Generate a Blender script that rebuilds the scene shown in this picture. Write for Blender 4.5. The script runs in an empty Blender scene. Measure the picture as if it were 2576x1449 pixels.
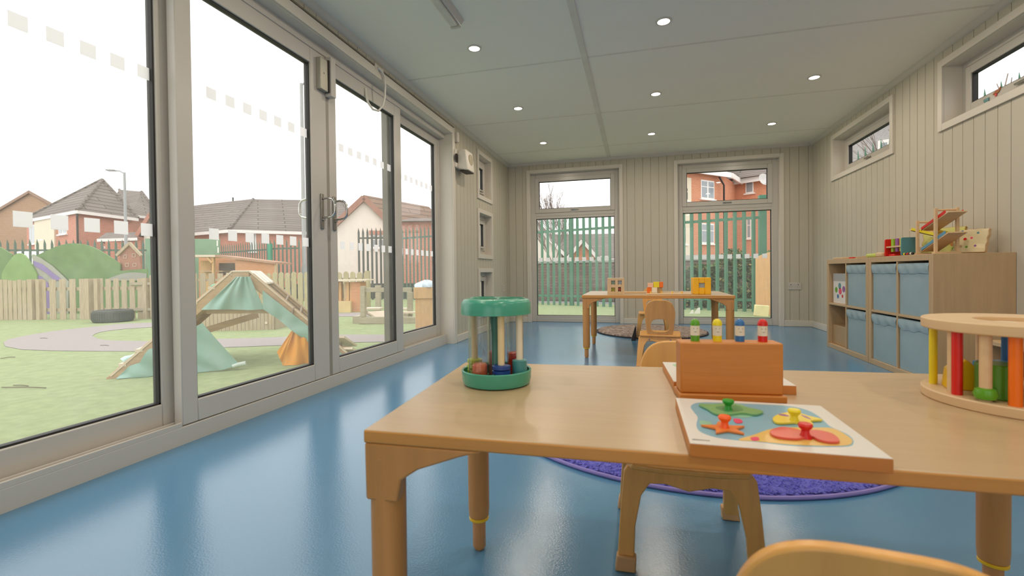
import bpy, bmesh, math, random
from mathutils import Vector, Matrix
random.seed(7)
sc = bpy.context.scene
COL = sc.collection
R_ = math.radians

# ---------------------------------------------------------------- camera
FPX, CYO = 1175.185, -23.869
CR = Vector((0.9661146, 0.2578599, -0.0114371))
CU = Vector((0.0076903, 0.0155341, 0.9998498))
CF = Vector((-0.2579988, 0.9660574, -0.0130247))
CAM = Vector((0, 0, 0.69))
cd = bpy.data.cameras.new('camera')
cd.sensor_width = 36; cd.sensor_fit = 'HORIZONTAL'
cd.lens = FPX / 2576 * 36
cd.shift_y = CYO / 2576
cd.clip_start = 0.02; cd.clip_end = 300
cd.dof.use_dof = True; cd.dof.focus_distance = 4.5; cd.dof.aperture_fstop = 7
cam = bpy.data.objects.new('camera', cd); COL.objects.link(cam)
mw = Matrix((CR, CU, -CF)).transposed().to_4x4(); mw.translation = CAM
cam.matrix_world = mw
sc.camera = cam

# ---------------------------------------------------------------- sky, lights, exposure
w = bpy.data.worlds.new('overcast_sky'); sc.world = w; w.use_nodes = True
nt = w.node_tree; nt.nodes.clear()
wo = nt.nodes.new('ShaderNodeOutputWorld'); bg = nt.nodes.new('ShaderNodeBackground')
tc = nt.nodes.new('ShaderNodeTexCoord'); nz = nt.nodes.new('ShaderNodeTexNoise'); cr = nt.nodes.new('ShaderNodeValToRGB')
nz.inputs['Scale'].default_value = 2.2; nz.inputs['Detail'].default_value = 3
cr.color_ramp.elements[0].position = .35; cr.color_ramp.elements[0].color = (0.86, 0.845, 0.83, 1)
cr.color_ramp.elements[1].position = .6; cr.color_ramp.elements[1].color = (1, 1, 0.985, 1)
nt.links.new(tc.outputs['Generated'], nz.inputs['Vector']); nt.links.new(nz.outputs['Fac'], cr.inputs['Fac'])
nt.links.new(cr.outputs['Color'], bg.inputs['Color']); bg.inputs['Strength'].default_value = 1.9
nt.links.new(bg.outputs[0], wo.inputs['Surface'])
sun = bpy.data.lights.new('soft_sun', 'SUN'); sun.energy = 0.9; sun.angle = R_(60); sun.color = (1, .97, .92)
so = bpy.data.objects.new('soft_sun', sun); COL.objects.link(so); so.rotation_euler = (R_(28), R_(-18), 0)
vs = sc.view_settings
vs.view_transform = 'Standard'; vs.look = 'None'; vs.gamma = 1; vs.use_curve_mapping = False; vs.exposure = 0.0
sc.cycles.use_denoising = True
sc.cycles.max_bounces = 8; sc.cycles.diffuse_bounces = 5; sc.cycles.glossy_bounces = 3
sc.cycles.transmission_bounces = 6; sc.cycles.transparent_max_bounces = 12
sc.cycles.sample_clamp_indirect = 6; sc.cycles.caustics_reflective = False; sc.cycles.caustics_refractive = False

# ---------------------------------------------------------------- points seen by the camera
def ray(px, py):
    return CR * ((px - 1288) / FPX) + CU * (-(py - 724.5 - CYO) / FPX) + CF
def gz(px, py, z=0.0):
    d = ray(px, py); return CAM + d * ((z - CAM.z) / d.z)
def gx(px, py, x):
    d = ray(px, py); return CAM + d * (x / d.x)
def gy(px, py, y):
    d = ray(px, py); return CAM + d * (y / d.y)
FH = Vector((CF.x, CF.y, 0)).normalized()
def at(px, py, D):
    d = ray(px, py); return CAM + d * (D / d.dot(FH))

# ---------------------------------------------------------------- materials
def lin(c):
    c = c / 255
    return c / 12.92 if c <= .04045 else ((c + .055) / 1.055) ** 2.4
def rgb(c):
    return (lin(c[0]), lin(c[1]), lin(c[2]), 1)
MATS = {}
def base_mat(name):
    m = bpy.data.materials.new(name); m.use_nodes = True
    return m, m.node_tree, m.node_tree.nodes['Principled BSDF']
def mat(name, c, rough=.5, spec=.5, metal=0, var=.06, scale=6, bump=0, bscale=60, stretch=None, coat=0, sheen=0):
    """plain procedural material: colour with slight noise variation, optional bump"""
    if name in MATS: return MATS[name]
    m, t, b = base_mat(name)
    N, L = t.nodes, t.links
    b.inputs['Roughness'].default_value = rough; b.inputs['Specular IOR Level'].default_value = spec
    b.inputs['Metallic'].default_value = metal
    if coat: b.inputs['Coat Weight'].default_value = coat; b.inputs['Coat Roughness'].default_value = .15
    if sheen: b.inputs['Sheen Weight'].default_value = sheen
    co = rgb(c)
    tcn = N.new('ShaderNodeTexCoord'); mp = N.new('ShaderNodeMapping')
    L.new(tcn.outputs['UV' if stretch else 'Object'], mp.inputs['Vector'])
    if stretch: mp.inputs['Scale'].default_value = stretch
    n = N.new('ShaderNodeTexNoise'); n.inputs['Scale'].default_value = scale; n.inputs['Detail'].default_value = 4
    L.new(mp.outputs[0], n.inputs['Vector'])
    r = N.new('ShaderNodeValToRGB')
    r.color_ramp.elements[0].position = .3; r.color_ramp.elements[1].position = .7
    r.color_ramp.elements[0].color = tuple(x * (1 - var) for x in co[:3]) + (1,)
    r.color_ramp.elements[1].color = tuple(min(1, x * (1 + var)) for x in co[:3]) + (1,)
    L.new(n.outputs['Fac'], r.inputs['Fac']); L.new(r.outputs['Color'], b.inputs['Base Color'])
    if bump:
        n2 = N.new('ShaderNodeTexNoise'); n2.inputs['Scale'].default_value = bscale; n2.inputs['Detail'].default_value = 3
        L.new(mp.outputs[0], n2.inputs['Vector'])
        bp = N.new('ShaderNodeBump'); bp.inputs['Strength'].default_value = bump; bp.inputs['Distance'].default_value = .01
        L.new(n2.outputs['Fac'], bp.inputs['Height']); L.new(bp.outputs[0], b.inputs['Normal'])
    MATS[name] = m
    return m
def wood(name, c, rough=.42, var=.1, axis='u', sc_=1.0, coat=0):
    return mat(name, c, rough, .5, 0, var, 1.0, .04, 3, stretch=((3 * sc_, 45 * sc_, 1) if axis == 'u' else (45 * sc_, 3 * sc_, 1)), coat=coat)
def brick_mat(name, c1, c2, mortar, bw=.225, bh=.075, rough=.85, msize=.012, bump=.3):
    if name in MATS: return MATS[name]
    m, t, b = base_mat(name); N, L = t.nodes, t.links
    uv = N.new('ShaderNodeTexCoord'); br = N.new('ShaderNodeTexBrick')
    br.inputs['Scale'].default_value = 1; br.inputs['Brick Width'].default_value = bw; br.inputs['Row Height'].default_value = bh
    br.inputs['Mortar Size'].default_value = msize; br.inputs['Color1'].default_value = rgb(c1)
    br.inputs['Color2'].default_value = rgb(c2); br.inputs['Mortar'].default_value = rgb(mortar)
    L.new(uv.outputs['UV'], br.inputs['Vector']); L.new(br.outputs['Color'], b.inputs['Base Color'])
    bp = N.new('ShaderNodeBump'); bp.inputs['Strength'].default_value = bump; bp.inputs['Distance'].default_value = .01; bp.invert = True
    L.new(br.outputs['Fac'], bp.inputs['Height']); L.new(bp.outputs[0], b.inputs['Normal'])
    b.inputs['Roughness'].default_value = rough
    MATS[name] = m; return m
def glass_mat(name, tint=(1, 1, 1), refl=1.0, dirt=0.0):
    if name in MATS: return MATS[name]
    m = bpy.data.materials.new(name); m.use_nodes = True; t = m.node_tree; N, L = t.nodes, t.links; N.clear()
    out = N.new('ShaderNodeOutputMaterial'); tr = N.new('ShaderNodeBsdfTransparent'); gl = N.new('ShaderNodeBsdfGlossy')
    tr.inputs['Color'].default_value = tint + (1,); gl.inputs['Roughness'].default_value = .01
    fr = N.new('ShaderNodeLayerWeight'); fr.inputs['Blend'].default_value = .5
    pw = N.new('ShaderNodeMath'); pw.operation = 'POWER'; pw.inputs[1].default_value = 5
    mu = N.new('ShaderNodeMath'); mu.operation = 'MULTIPLY_ADD'; mu.inputs[1].default_value = .5 * refl; mu.inputs[2].default_value = .02 * refl
    mx = N.new('ShaderNodeMixShader'); L.new(fr.outputs['Facing'], pw.inputs[0]); L.new(pw.outputs[0], mu.inputs[0]); L.new(mu.outputs[0], mx.inputs[0])
    L.new(tr.outputs[0], mx.inputs[1]); L.new(gl.outputs[0], mx.inputs[2])
    last = mx
    if dirt:   # rain marks and dust dried on the pane
        tcn = N.new('ShaderNodeTexCoord'); n = N.new('ShaderNodeTexNoise'); n.inputs['Scale'].default_value = 9; n.inputs['Detail'].default_value = 8
        L.new(tcn.outputs['Object'], n.inputs['Vector'])
        mr = N.new('ShaderNodeMapRange'); mr.inputs[1].default_value = .5; mr.inputs[2].default_value = .85; mr.inputs[3].default_value = dirt * .5; mr.inputs[4].default_value = dirt
        L.new(n.outputs['Fac'], mr.inputs[0])
        df = N.new('ShaderNodeBsdfDiffuse'); df.inputs['Color'].default_value = (.85, .84, .8, 1)
        tl = N.new('ShaderNodeBsdfTranslucent'); tl.inputs['Color'].default_value = (.95, .94, .9, 1)
        ad = N.new('ShaderNodeMixShader'); ad.inputs[0].default_value = .75; L.new(df.outputs[0], ad.inputs[1]); L.new(tl.outputs[0], ad.inputs[2])
        m2 = N.new('ShaderNodeMixShader'); L.new(mr.outputs[0], m2.inputs[0]); L.new(mx.outputs[0], m2.inputs[1]); L.new(ad.outputs[0], m2.inputs[2])
        last = m2
    L.new(last.outputs[0], out.inputs['Surface'])
    MATS[name] = m; return m
def frost_mat():
    if 'frost' in MATS: return MATS['frost']
    m = bpy.data.materials.new('frosted_film'); m.use_nodes = True; t = m.node_tree; N, L = t.nodes, t.links; N.clear()
    out = N.new('ShaderNodeOutputMaterial'); df = N.new('ShaderNodeBsdfDiffuse'); tl = N.new('ShaderNodeBsdfTranslucent')
    df.inputs['Color'].default_value = (.8, .8, .78, 1); tl.inputs['Color'].default_value = (.95, .93, .95, 1)
    mx = N.new('ShaderNodeMixShader'); mx.inputs[0].default_value = .86
    L.new(df.outputs[0], mx.inputs[1]); L.new(tl.outputs[0], mx.inputs[2]); L.new(mx.outputs[0], out.inputs['Surface'])
    MATS['frost'] = m; return m
def emit_mat(name, c, s):
    if name in MATS: return MATS[name]
    m = bpy.data.materials.new(name); m.use_nodes = True; t = m.node_tree; N, L = t.nodes, t.links; N.clear()
    out = N.new('ShaderNodeOutputMaterial'); e = N.new('ShaderNodeEmission'); e.inputs['Color'].default_value = c + (1,); e.inputs['Strength'].default_value = s
    L.new(e.outputs[0], out.inputs['Surface']); MATS[name] = m; return m

# ---------------------------------------------------------------- mesh builder
class MB:
    def __init__(s): s.v = []; s.f = []; s.mi = []; s.cur = 0
    def add(s, vs, fs, M=None):
        o = len(s.v)
        s.v += [tuple(M @ Vector(p)) if M is not None else tuple(p) for p in vs]
        s.f += [tuple(o + i for i in f) for f in fs]; s.mi += [s.cur] * len(fs)
        return s
    def box(s, a, b, M=None):
        x0, y0, z0 = (min(a[i], b[i]) for i in range(3)); x1, y1, z1 = (max(a[i], b[i]) for i in range(3))
        return s.add([(x0, y0, z0), (x1, y0, z0), (x1, y1, z0), (x0, y1, z0), (x0, y0, z1), (x1, y0, z1), (x1, y1, z1), (x0, y1, z1)],
                     [(0, 3, 2, 1), (4, 5, 6, 7), (0, 1, 5, 4), (1, 2, 6, 5), (2, 3, 7, 6), (3, 0, 4, 7)], M)
    def hexa(s, p):   # 8 points: bottom ring (ccw from above) then top ring
        return s.add(p, [(0, 3, 2, 1), (4, 5, 6, 7), (0, 1, 5, 4), (1, 2, 6, 5), (2, 3, 7, 6), (3, 0, 4, 7)])
    def bar(s, p, q, w_, h_, up=(0, 0, 1)):   # square bar from p to q
        p, q = Vector(p), Vector(q); d = (q - p).normalized(); up = Vector(up)
        if abs(d.dot(up)) > .98: up = Vector((1, 0, 0))
        sd = d.cross(up).normalized() * (w_ / 2); u = sd.cross(d).normalized() * (h_ / 2)
        return s.add([p - sd - u, p + sd - u, q + sd - u, q - sd - u, p - sd + u, p + sd + u, q + sd + u, q - sd + u],
                     [(0, 3, 2, 1), (4, 5, 6, 7), (0, 1, 5, 4), (1, 2, 6, 5), (2, 3, 7, 6), (3, 0, 4, 7)])
    def lathe(s, prof, n=24, c=(0, 0, 0), M=None):   # prof: (r, z) from bottom to top
        vs, fs = [], []
        k = len(prof)
        for i in range(n):
            a = 2 * math.pi * i / n
            for r, z in prof: vs.append((c[0] + r * math.cos(a), c[1] + r * math.sin(a), c[2] + z))
        for i in range(n):
            j = (i + 1) % n
            for q in range(k - 1):
                fs.append((i * k + q, j * k + q, j * k + q + 1, i * k + q + 1))
        if prof[0][0] > 1e-6: fs.append(tuple(i * k for i in reversed(range(n))))
        if prof[-1][0] > 1e-6: fs.append(tuple(i * k + k - 1 for i in range(n)))
        return s.add(vs, fs, M)
    def cyl(s, p, q, r0, r1=None, n=16):
        p, q = Vector(p), Vector(q); r1 = r0 if r1 is None else r1
        d = (q - p); M = Matrix.Translation(p) @ d.to_track_quat('Z', 'Y').to_matrix().to_4x4()
        return s.lathe([(r0, 0), (r1, d.length)], n, (0, 0, 0), M)
    def prism(s, poly, z0, z1, M=None):   # polygon in xy (ccw) extruded in z
        n = len(poly)
        return s.add([(x, y, z0) for x, y in poly] + [(x, y, z1) for x, y in poly],
                     [tuple(reversed(range(n))), tuple(range(n, 2 * n))] + [(i, (i + 1) % n, n + (i + 1) % n, n + i) for i in range(n)], M)
    def ring(s, outer, inner, z0, z1, M=None):   # two loops of the same length
        n = len(outer)
        vs = [(x, y, z0) for x, y in outer] + [(x, y, z0) for x, y in inner] + [(x, y, z1) for x, y in outer] + [(x, y, z1) for x, y in inner]
        fs = []
        for i in range(n):
            j = (i + 1) % n
            fs += [(i, n + i, n + j, j), (2 * n + i, 2 * n + j, 3 * n + j, 3 * n + i), (i, j, 2 * n + j, 2 * n + i), (n + i, 3 * n + i, 3 * n + j, n + j)]
        return s.add(vs, fs, M)
    def tube(s, pts, r, n=8, closed=False):
        pts = [Vector(p) for p in pts]; k = len(pts); vs, fs = [], []
        prev = None
        for i, p in enumerate(pts):
            a = pts[(i - 1) % k] if (closed or i > 0) else p; b = pts[(i + 1) % k] if (closed or i < k - 1) else p
            d = (b - a).normalized()
            if prev is None:
                u = d.orthogonal().normalized()
            else:
                u = (prev - d * prev.dot(d)).normalized()
            prev = u; vv = d.cross(u)
            rr = r[i] if isinstance(r, (list, tuple)) else r
            for j in range(n):
                t = 2 * math.pi * j / n; vs.append(p + u * rr * math.cos(t) + vv * rr * math.sin(t))
        for i in range(k if closed else k - 1):
            i2 = (i + 1) % k
            for j in range(n):
                j2 = (j + 1) % n; fs.append((i * n + j, i * n + j2, i2 * n + j2, i2 * n + j))
        if not closed:
            fs.append(tuple(reversed(range(n)))); fs.append(tuple((k - 1) * n + j for j in range(n)))
        return s.add(vs, fs)
    def grid(s, fn, nu, nv, th=0.0):   # surface fn(u,v)->point, given thickness along its normal
        P = [[Vector(fn(i / nu, j / nv)) for j in range(nv + 1)] for i in range(nu + 1)]
        def nrm(i, j):
            a = P[min(i + 1, nu)][j] - P[max(i - 1, 0)][j]; b = P[i][min(j + 1, nv)] - P[i][max(j - 1, 0)]
            c = a.cross(b); return c.normalized() if c.length > 1e-9 else Vector((0, 0, 1))
        A = [P[i][j] for i in range(nu + 1) for j in range(nv + 1)]; w_ = nv + 1
        fs = [(i * w_ + j, (i + 1) * w_ + j, (i + 1) * w_ + j + 1, i * w_ + j + 1) for i in range(nu) for j in range(nv)]
        if th:
            n0 = len(A); A += [P[i][j] - nrm(i, j) * th for i in range(nu + 1) for j in range(nv + 1)]
            fs += [tuple(reversed([n0 + q for q in f])) for f in fs[:]]
            for i in range(nu):
                a, b = i * w_, (i + 1) * w_; fs.append((b, a, n0 + a, n0 + b)); a, b = a + nv, b + nv; fs.append((a, b, n0 + b, n0 + a))
            for j in range(nv):
                a, b = j, j + 1; fs.append((a, b, n0 + b, n0 + a)); a, b = nu * w_ + j, nu * w_ + j + 1; fs.append((b, a, n0 + a, n0 + b))
        return s.add(A, fs)
    def build(s, name, m, parent=None, bevel=0, smooth=True, kind=None, label=None, seg=2, subsurf=0):
        me = bpy.data.meshes.new(name); me.from_pydata(s.v, [], s.f); me.validate()
        bm = bmesh.new(); bm.from_mesh(me); bmesh.ops.recalc_face_normals(bm, faces=bm.faces)
        uvl = bm.loops.layers.uv.new('UVMap'); Z = Vector((0, 0, 1))
        for f in bm.faces:
            n = f.normal
            t = Vector((1, 0, 0)) if abs(n.z) > .98 else Z.cross(n).normalized()
            b = n.cross(t)
            for l in f.loops: l[uvl].uv = (l.vert.co.dot(t), l.vert.co.dot(b))
        bm.to_mesh(me); bm.free()
        ms = m if isinstance(m, (list, tuple)) else [m]
        for q in ms: me.materials.append(q)
        if len(ms) > 1:
            for p, i in zip(me.polygons, s.mi): p.material_index = i
        if smooth:
            for p in me.polygons: p.use_smooth = True
            me.set_sharp_from_angle(angle=R_(38))
        o = bpy.data.objects.new(name, me); COL.objects.link(o)
        if parent is not None: o.parent = parent
        if bevel:
            bv = o.modifiers.new('bevel', 'BEVEL'); bv.width = bevel; bv.segments = seg; bv.limit_method = 'ANGLE'; bv.angle_limit = R_(40)
        if subsurf:
            q = o.modifiers.new('sub', 'SUBSURF'); q.levels = subsurf; q.render_levels = subsurf
        if kind: o['kind'] = kind
        if label: o['label'] = label
        return o
def tag(o, label, cat, group=None, kind=None):
    o['label'] = label; o['category'] = cat
    if group: o['group'] = group
    if kind: o['kind'] = kind
    return o
def thing(name, label, cat, loc=(0, 0, 0), rz=0, group=None):
    o = bpy.data.objects.new(name, None); COL.objects.link(o)
    o.empty_display_size = .05; o.location = loc; o.rotation_euler = (0, 0, rz)
    return tag(o, label, cat, group)
def copy_tree(o, parent=None):
    c = o.copy(); COL.objects.link(c); c.parent = parent
    for ch in list(o.children):
        copy_tree(ch, c)
    return c
def struct(o): o['kind'] = 'structure'; return o
def rrect(x0, y0, x1, y1, r, n=5):
    P = []
    for cx, cy, a in ((x1 - r, y1 - r, 0), (x0 + r, y1 - r, 90), (x0 + r, y0 + r, 180), (x1 - r, y0 + r, 270)):
        for i in range(n + 1):
            t = R_(a + 90 * i / n); P.append((cx + r * math.cos(t), cy + r * math.sin(t)))
    return P
def circ(r, n=32, c=(0, 0), ry=None):
    return [(c[0] + r * math.cos(2 * math.pi * i / n), c[1] + (ry or r) * math.sin(2 * math.pi * i / n)) for i in range(n)]
XZ = Matrix(((1, 0, 0, 0), (0, 0, -1, 0), (0, 1, 0, 0), (0, 0, 0, 1)))   # polygon xy -> x,z plane, extruded to -y
YZ = Matrix(((0, 0, 1, 0), (1, 0, 0, 0), (0, 1, 0, 0), (0, 0, 0, 1)))    # polygon xy -> y,z plane, extruded to +x

# ================================================================ THE ROOM
XL, XR, YB, YF, HC = -1.73, 2.02, 6.30, -1.9, 2.19
WALLC = (194, 187, 170)
m_wall = mat('panelled_wall_paint', WALLC, .55, .3, var=.015, scale=2)
m_white = mat('white_paint', (214, 206, 193), .4, .4, var=.012, scale=3)
m_upvc = mat('white_upvc', (198, 192, 183), .28, .5, var=.01, scale=3)
m_ceil = mat('ceiling_board', (244, 240, 226), .6, .3, var=.012, scale=1.5)
m_gasket = mat('black_gasket', (38, 36, 34), .6)
m_chrome = mat('chrome', (190, 188, 184), .12, .6, metal=1, var=.02)
m_steel = mat('brushed_steel', (150, 146, 138), .35, .5, metal=.9, var=.03)
m_floor = mat('blue_vinyl', (80, 132, 168), .19, 1.0, var=.035, scale=1.2, bump=.05, bscale=180)
m_glass = glass_mat('window_glass')
m_glassd = glass_mat('dusty_glass', dirt=.10)
m_dark = mat('dark_plastic', (40, 30, 26), .5)

b = MB(); b.box((XL - .17, YF - .14, -.05), (XR + .16, YB + .14, 0)); o = struct(b.build('floor', m_floor))
b = MB(); b.box((XL - .17, YF - .14, HC), (XR + .16, YB + .14, HC + .12)); o = struct(b.build('ceiling', m_ceil))
TN = [0]
def trim(b, m=None, bevel=.002):
    TN[0] += 1; return struct(b.build('trim_%d' % TN[0], m or m_white, bevel=bevel))
# ceiling cover strips
b = MB(); b.box((-.362, YF, HC - .008), (-.322, YB, HC + .01)); trim(b, mat('ceiling_strip', (222, 216, 202), .5), 0)
for y in (-1.44, -.25, .94, 2.13, 3.32, 4.51, 5.70):
    b = MB(); b.box((XL, y - .009, HC - .0015), (XR, y + .009, HC + .01)); trim(b, mat('ceiling_seam', (228, 222, 208), .6), 0)

def wall_rects(u0, u1, holes, z1):
    """rectangles filling [u0,u1]x[0,z1] around the holes (a,b,za,zb)"""
    us = sorted({u0, u1} | {h[0] for h in holes} | {h[1] for h in holes})
    out = []
    for a, c in zip(us[:-1], us[1:]):
        zs = sorted([(h[2], h[3]) for h in holes if h[0] <= a + 1e-6 and h[1] >= c - 1e-6])
        z = 0
        for za, zb in zs:
            if za > z + 1e-6: out.append((a, c, z, za))
            z = zb
        if z < z1 - 1e-6: out.append((a, c, z, z1))
    return out
def wall(name, axis, face, back, u0, u1, holes, phase=0.0, boards=True):
    """face = plane of the room side, back = outer plane; axis 'x': wall lies in a plane x=const"""
    b = MB(); s = 1 if face > back else -1
    core = face - s * .007
    def bx(p, q, a, c, z0, z1):
        if axis == 'x': b.box((p, a, z0), (q, c, z1))
        else: b.box((a, p, z0), (c, q, z1))
    for a, c, z0, z1 in wall_rects(u0, u1, holes, HC):
        bx(core, back, a, c, z0, z1)
        if boards:
            k = math.floor((a - phase) / .1)
            while k * .1 + phase < c:
                p, q = max(a, k * .1 + phase + .0025), min(c, (k + 1) * .1 + phase - .0025)
                if q - p > .004: bx(core - s * .001, face, p, q, z0, z1)
                k += 1
    return struct(b.build(name, m_wall, smooth=False))
DY0, DY1, DZ = .46, 4.25, 2.047            # the sliding door opening
VW = [(5.04, 5.50, 1.58, 2.04), (5.04, 5.50, .90, 1.375), (5.04, 5.50, .23, .695)]
wall('wall_left', 'x', XL, XL - .17, YF, YB, [(DY0, DY1, 0, DZ)] + VW, .077)
RWF, RWN, RWB = (4.51, 5.66, 1.665, 2.05), (2.68, 3.83, 1.665, 2.05), (.85, 2.0, 1.665, 2.05)
wall('wall_right', 'x', XR, XR + .16, YF, YB, [RWF, RWN, RWB], .042)
BW1, BW2 = (-1.415, -.213, 0, 2.045), (.51, 1.675, 0, 2.045)
wall('wall_back', 'y', YB, YB + .14, XL - .17, XR + .16, [BW1, BW2], .083)
FILLW1, FILLW2 = (-1.45, -.05, 0, 2.045), (.30, 1.70, 0, 2.045)  # openings added in the unseen wall to let in fill light
wall('wall_front', 'y', YF, YF - .14, XL - .17, XR + .16, [FILLW1, FILLW2], 0)
# outer skirting, coving, architraves
BH = .075
def bb(name, p, q):
    b = MB(); b.box(p, q); return struct(b.build(name, m_white, bevel=.004))
bb('baseboard_left', (XL, DY1 + .07, 0), (XL + .014, YB, BH)); bb('baseboard_left_near', (XL, YF, 0), (XL + .014, DY0 - .07, BH))
bb('baseboard_right', (XR - .014, YF, 0), (XR, YB, BH))
for i, (a, c) in enumerate(((XL, -1.461), (-.167, .464), (1.721, XR))):
    bb('baseboard_back' + ('' if i == 0 else '_%d' % i), (a, YB - .014, 0), (c, YB, BH))
cv = [(0, 0), (.035, 0), (.030, -.012), (.012, -.030), (0, -.035)]
def coving(axis, face, s, a, c):
    P = [(face + s * x, HC + y) for x, y in cv]; b = MB()
    if axis == 'x': b.add([(x, a, z) for x, z in P] + [(x, c, z) for x, z in P], [tuple(range(5)), tuple(range(9, 4, -1))] + [(i, (i + 1) % 5, 5 + (i + 1) % 5, 5 + i) for i in range(5)])
    else: b.add([(a, y, z) for y, z in P] + [(c, y, z) for y, z in P], [tuple(range(5)), tuple(range(9, 4, -1))] + [(i, (i + 1) % 5, 5 + (i + 1) % 5, 5 + i) for i in range(5)])
    trim(b, m_white, 0)
coving('x', XL, 1, YF, YB); coving('x', XR, -1, YF, YB); coving('y', YB, -1, XL, XR); coving('y', YF, 1, XL, XR)
def arch_x(face, s, a, c, z0, z1, wd, skip_bottom=False):     # frame board round an opening in an x-plane wall
    b = MB(); x0, x1 = face, face + s * .014
    b.box((x0, a - wd, z0 - (0 if skip_bottom else wd)), (x1, a, z1 + wd)); b.box((x0, c, z0 - (0 if skip_bottom else wd)), (x1, c + wd, z1 + wd))
    b.box((x0, a, z1), (x1, c, z1 + wd))
    if not skip_bottom: b.box((x0, a, z0 - wd), (x1, c, z0))
    trim(b)
def arch_y(face, s, a, c, z0, z1, wd):
    b = MB(); y0, y1 = face, face + s * .014
    b.box((a - wd, y0, z0), (a, y1, z1 + wd)); b.box((c, y0, z0), (c + wd, y1, z1 + wd)); b.box((a, y0, z1), (c, y1, z1 + wd)); trim(b)
arch_x(XL, 1, DY0, DY1, 0, DZ, .06, True)
for h in VW: arch_x(XL, 1, h[0], h[1], h[2], h[3], .047)
for h in (RWF, RWN, RWB): arch_x(XR, -1, h[0], h[1], h[2], h[3], .047)
for h in (BW1, BW2): arch_y(YB, -1, h[0], h[1], 0, h[3], .045)
b = MB(); b.box((XL, DY0 - .05, 2.113), (XL + .012, DY1 + .05, 2.124)); trim(b, mat('trunking_shadow_paint', (120, 112, 96), .5))  # strip in a darker colour stands for the shadow line of the trunking
# painted lining boards of the reveals
def lining(b): trim(b, m_white, 0)
b = MB(); b.box((-1.90, DY1 - .002, 0), (XL + .001, DY1 + .012, DZ)); lining(b)
b = MB(); b.box((-1.80, DY0, DZ - .004), (XL + .001, DY1, DZ + .01)); lining(b)
for h in VW:
    b = MB(); x0, x1 = XL - .165, XL + .001
    b.box((x0, h[0] - .01, h[2] - .01), (x1, h[0] + .003, h[3] + .01)); b.box((x0, h[1] - .003, h[2] - .01), (x1, h[1] + .01, h[3] + .01))
    b.box((x0, h[0], h[2] - .01), (x1, h[1], h[2] + .003)); b.box((x0, h[0], h[3] - .003), (x1, h[1], h[3] + .01)); lining(b)
for h in (RWF, RWN, RWB):
    b = MB(); x0, x1 = XR - .001, XR + .155
    b.box((x0, h[0] - .01, h[2] - .01), (x1, h[0] + .003, h[3] + .01)); b.box((x0, h[1] - .003, h[2] - .01), (x1, h[1] + .01, h[3] + .01))
    b.box((x0, h[0], h[2] - .01), (x1, h[1], h[2] + .003)); b.box((x0, h[0], h[3] - .003), (x1, h[1], h[3] + .01)); lining(b)
for h in (BW1, BW2):
    b = MB(); b.box((h[0] - .01, YB - .001, 0), (h[0] + .003, YB + .13, h[3])); b.box((h[1] - .003, YB - .001, 0), (h[1] + .01, YB + .13, h[3]))
    b.box((h[0], YB - .001, h[3] - .003), (h[1], YB + .13, h[3] + .01)); lining(b)

# ---------------------------------------------------------------- doors
def sticker(parent, x, y, z, axis='x', s=.05):
    if 'stk' + axis not in MATS:
        b = MB(); h = s / 2
        if axis == 'x': b.box((0, -h, -h), (.0006, h, h))
        else: b.box((-h, 0, -h), (h, .0006, h))
        o = b.build('safety_sticker', frost_mat(), smooth=False); MATS['stk' + axis] = o
    else:
        o = MATS['stk' + axis].copy(); COL.objects.link(o)
    o.parent = parent; o.location = (x, y, z); return o
def empty(name, loc=(0, 0, 0)):
    o = bpy.data.objects.new(name, None); COL.objects.link(o); o.empty_display_size = .05; o.location = loc; return o
def leaf(name, x1, y0, y1, z0, z1, sl, sr, bot, top, th=.045, dirt=True):
    """door leaf in an x-plane; x1 = room face"""
    r = empty(name); r['kind'] = 'structure'; x0 = x1 - th
    b = MB(); b.box((x0, y0, z0), (x1, y0 + sl, z1)); b.box((x0, y1 - sr, z0), (x1, y1, z1))
    b.box((x0, y0 + sl, z0), (x1, y1 - sr, z0 + bot)); b.box((x0, y0 + sl, z1 - top), (x1, y1 - sr, z1))
    b.build('stile_frame', m_upvc, r, bevel=.004)
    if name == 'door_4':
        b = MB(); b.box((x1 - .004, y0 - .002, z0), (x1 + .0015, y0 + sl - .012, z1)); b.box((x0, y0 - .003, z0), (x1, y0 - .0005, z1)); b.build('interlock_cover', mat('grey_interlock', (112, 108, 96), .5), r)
    a, c, e, f = y0 + sl, y1 - sr, z0 + bot, z1 - top; g = .007; b = MB()
    for q0, q1 in (((a, e), (a + g, f)), ((c - g, e), (c, f)), ((a, e), (c, e + g)), ((a, f - g), (c, f))):
        b.box((x0 + .006, q0[0], q0[1]), (x1 - .010, q1[0], q1[1]))
    b.build('gasket', m_gasket, r)
    b = MB(); xm = x1 - .026; b.box((xm - .003, a, e), (xm, c, f)); b.build('glass', m_glassd if dirt else m_glass, r, smooth=False)
    return r, xm, (a, c, e, f)
LF = [leaf('door_1', -1.865, DY0 + .01, 1.55, .075, 2.0, .09, .09, .095, .085),
      leaf('door_2', -1.805, 1.495, 2.45, .075, 2.0, .072, .135, .093, .087),
      leaf('door_3', -1.805, 2.474, 3.38, .075, 2.0, .072, .10, .093, .087),
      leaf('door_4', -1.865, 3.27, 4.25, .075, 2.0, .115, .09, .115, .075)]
for i, (r, xm, (a, c, e, f)) in enumerate(LF):
    for z in (.877, 1.503):
        y = a + [.02, .115, .085, .03][i]
        ys = []
        while y < c - .02: ys.append(y); y += .1
        if i == 0: ys = [1.432 - .098 * k for k in range(9)]; ys = [y for y in ys if a + .03 < y < c - .0]
        for y in ys: sticker(r, xm + .001, y, z)
b = MB()   # fixed outer frame with the double track
b.box((-1.93, DY0, -.01), (-1.80, DY1, .072)); b.box((-1.93, DY0, 2.0), (-1.80, DY1, 2.047))
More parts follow.
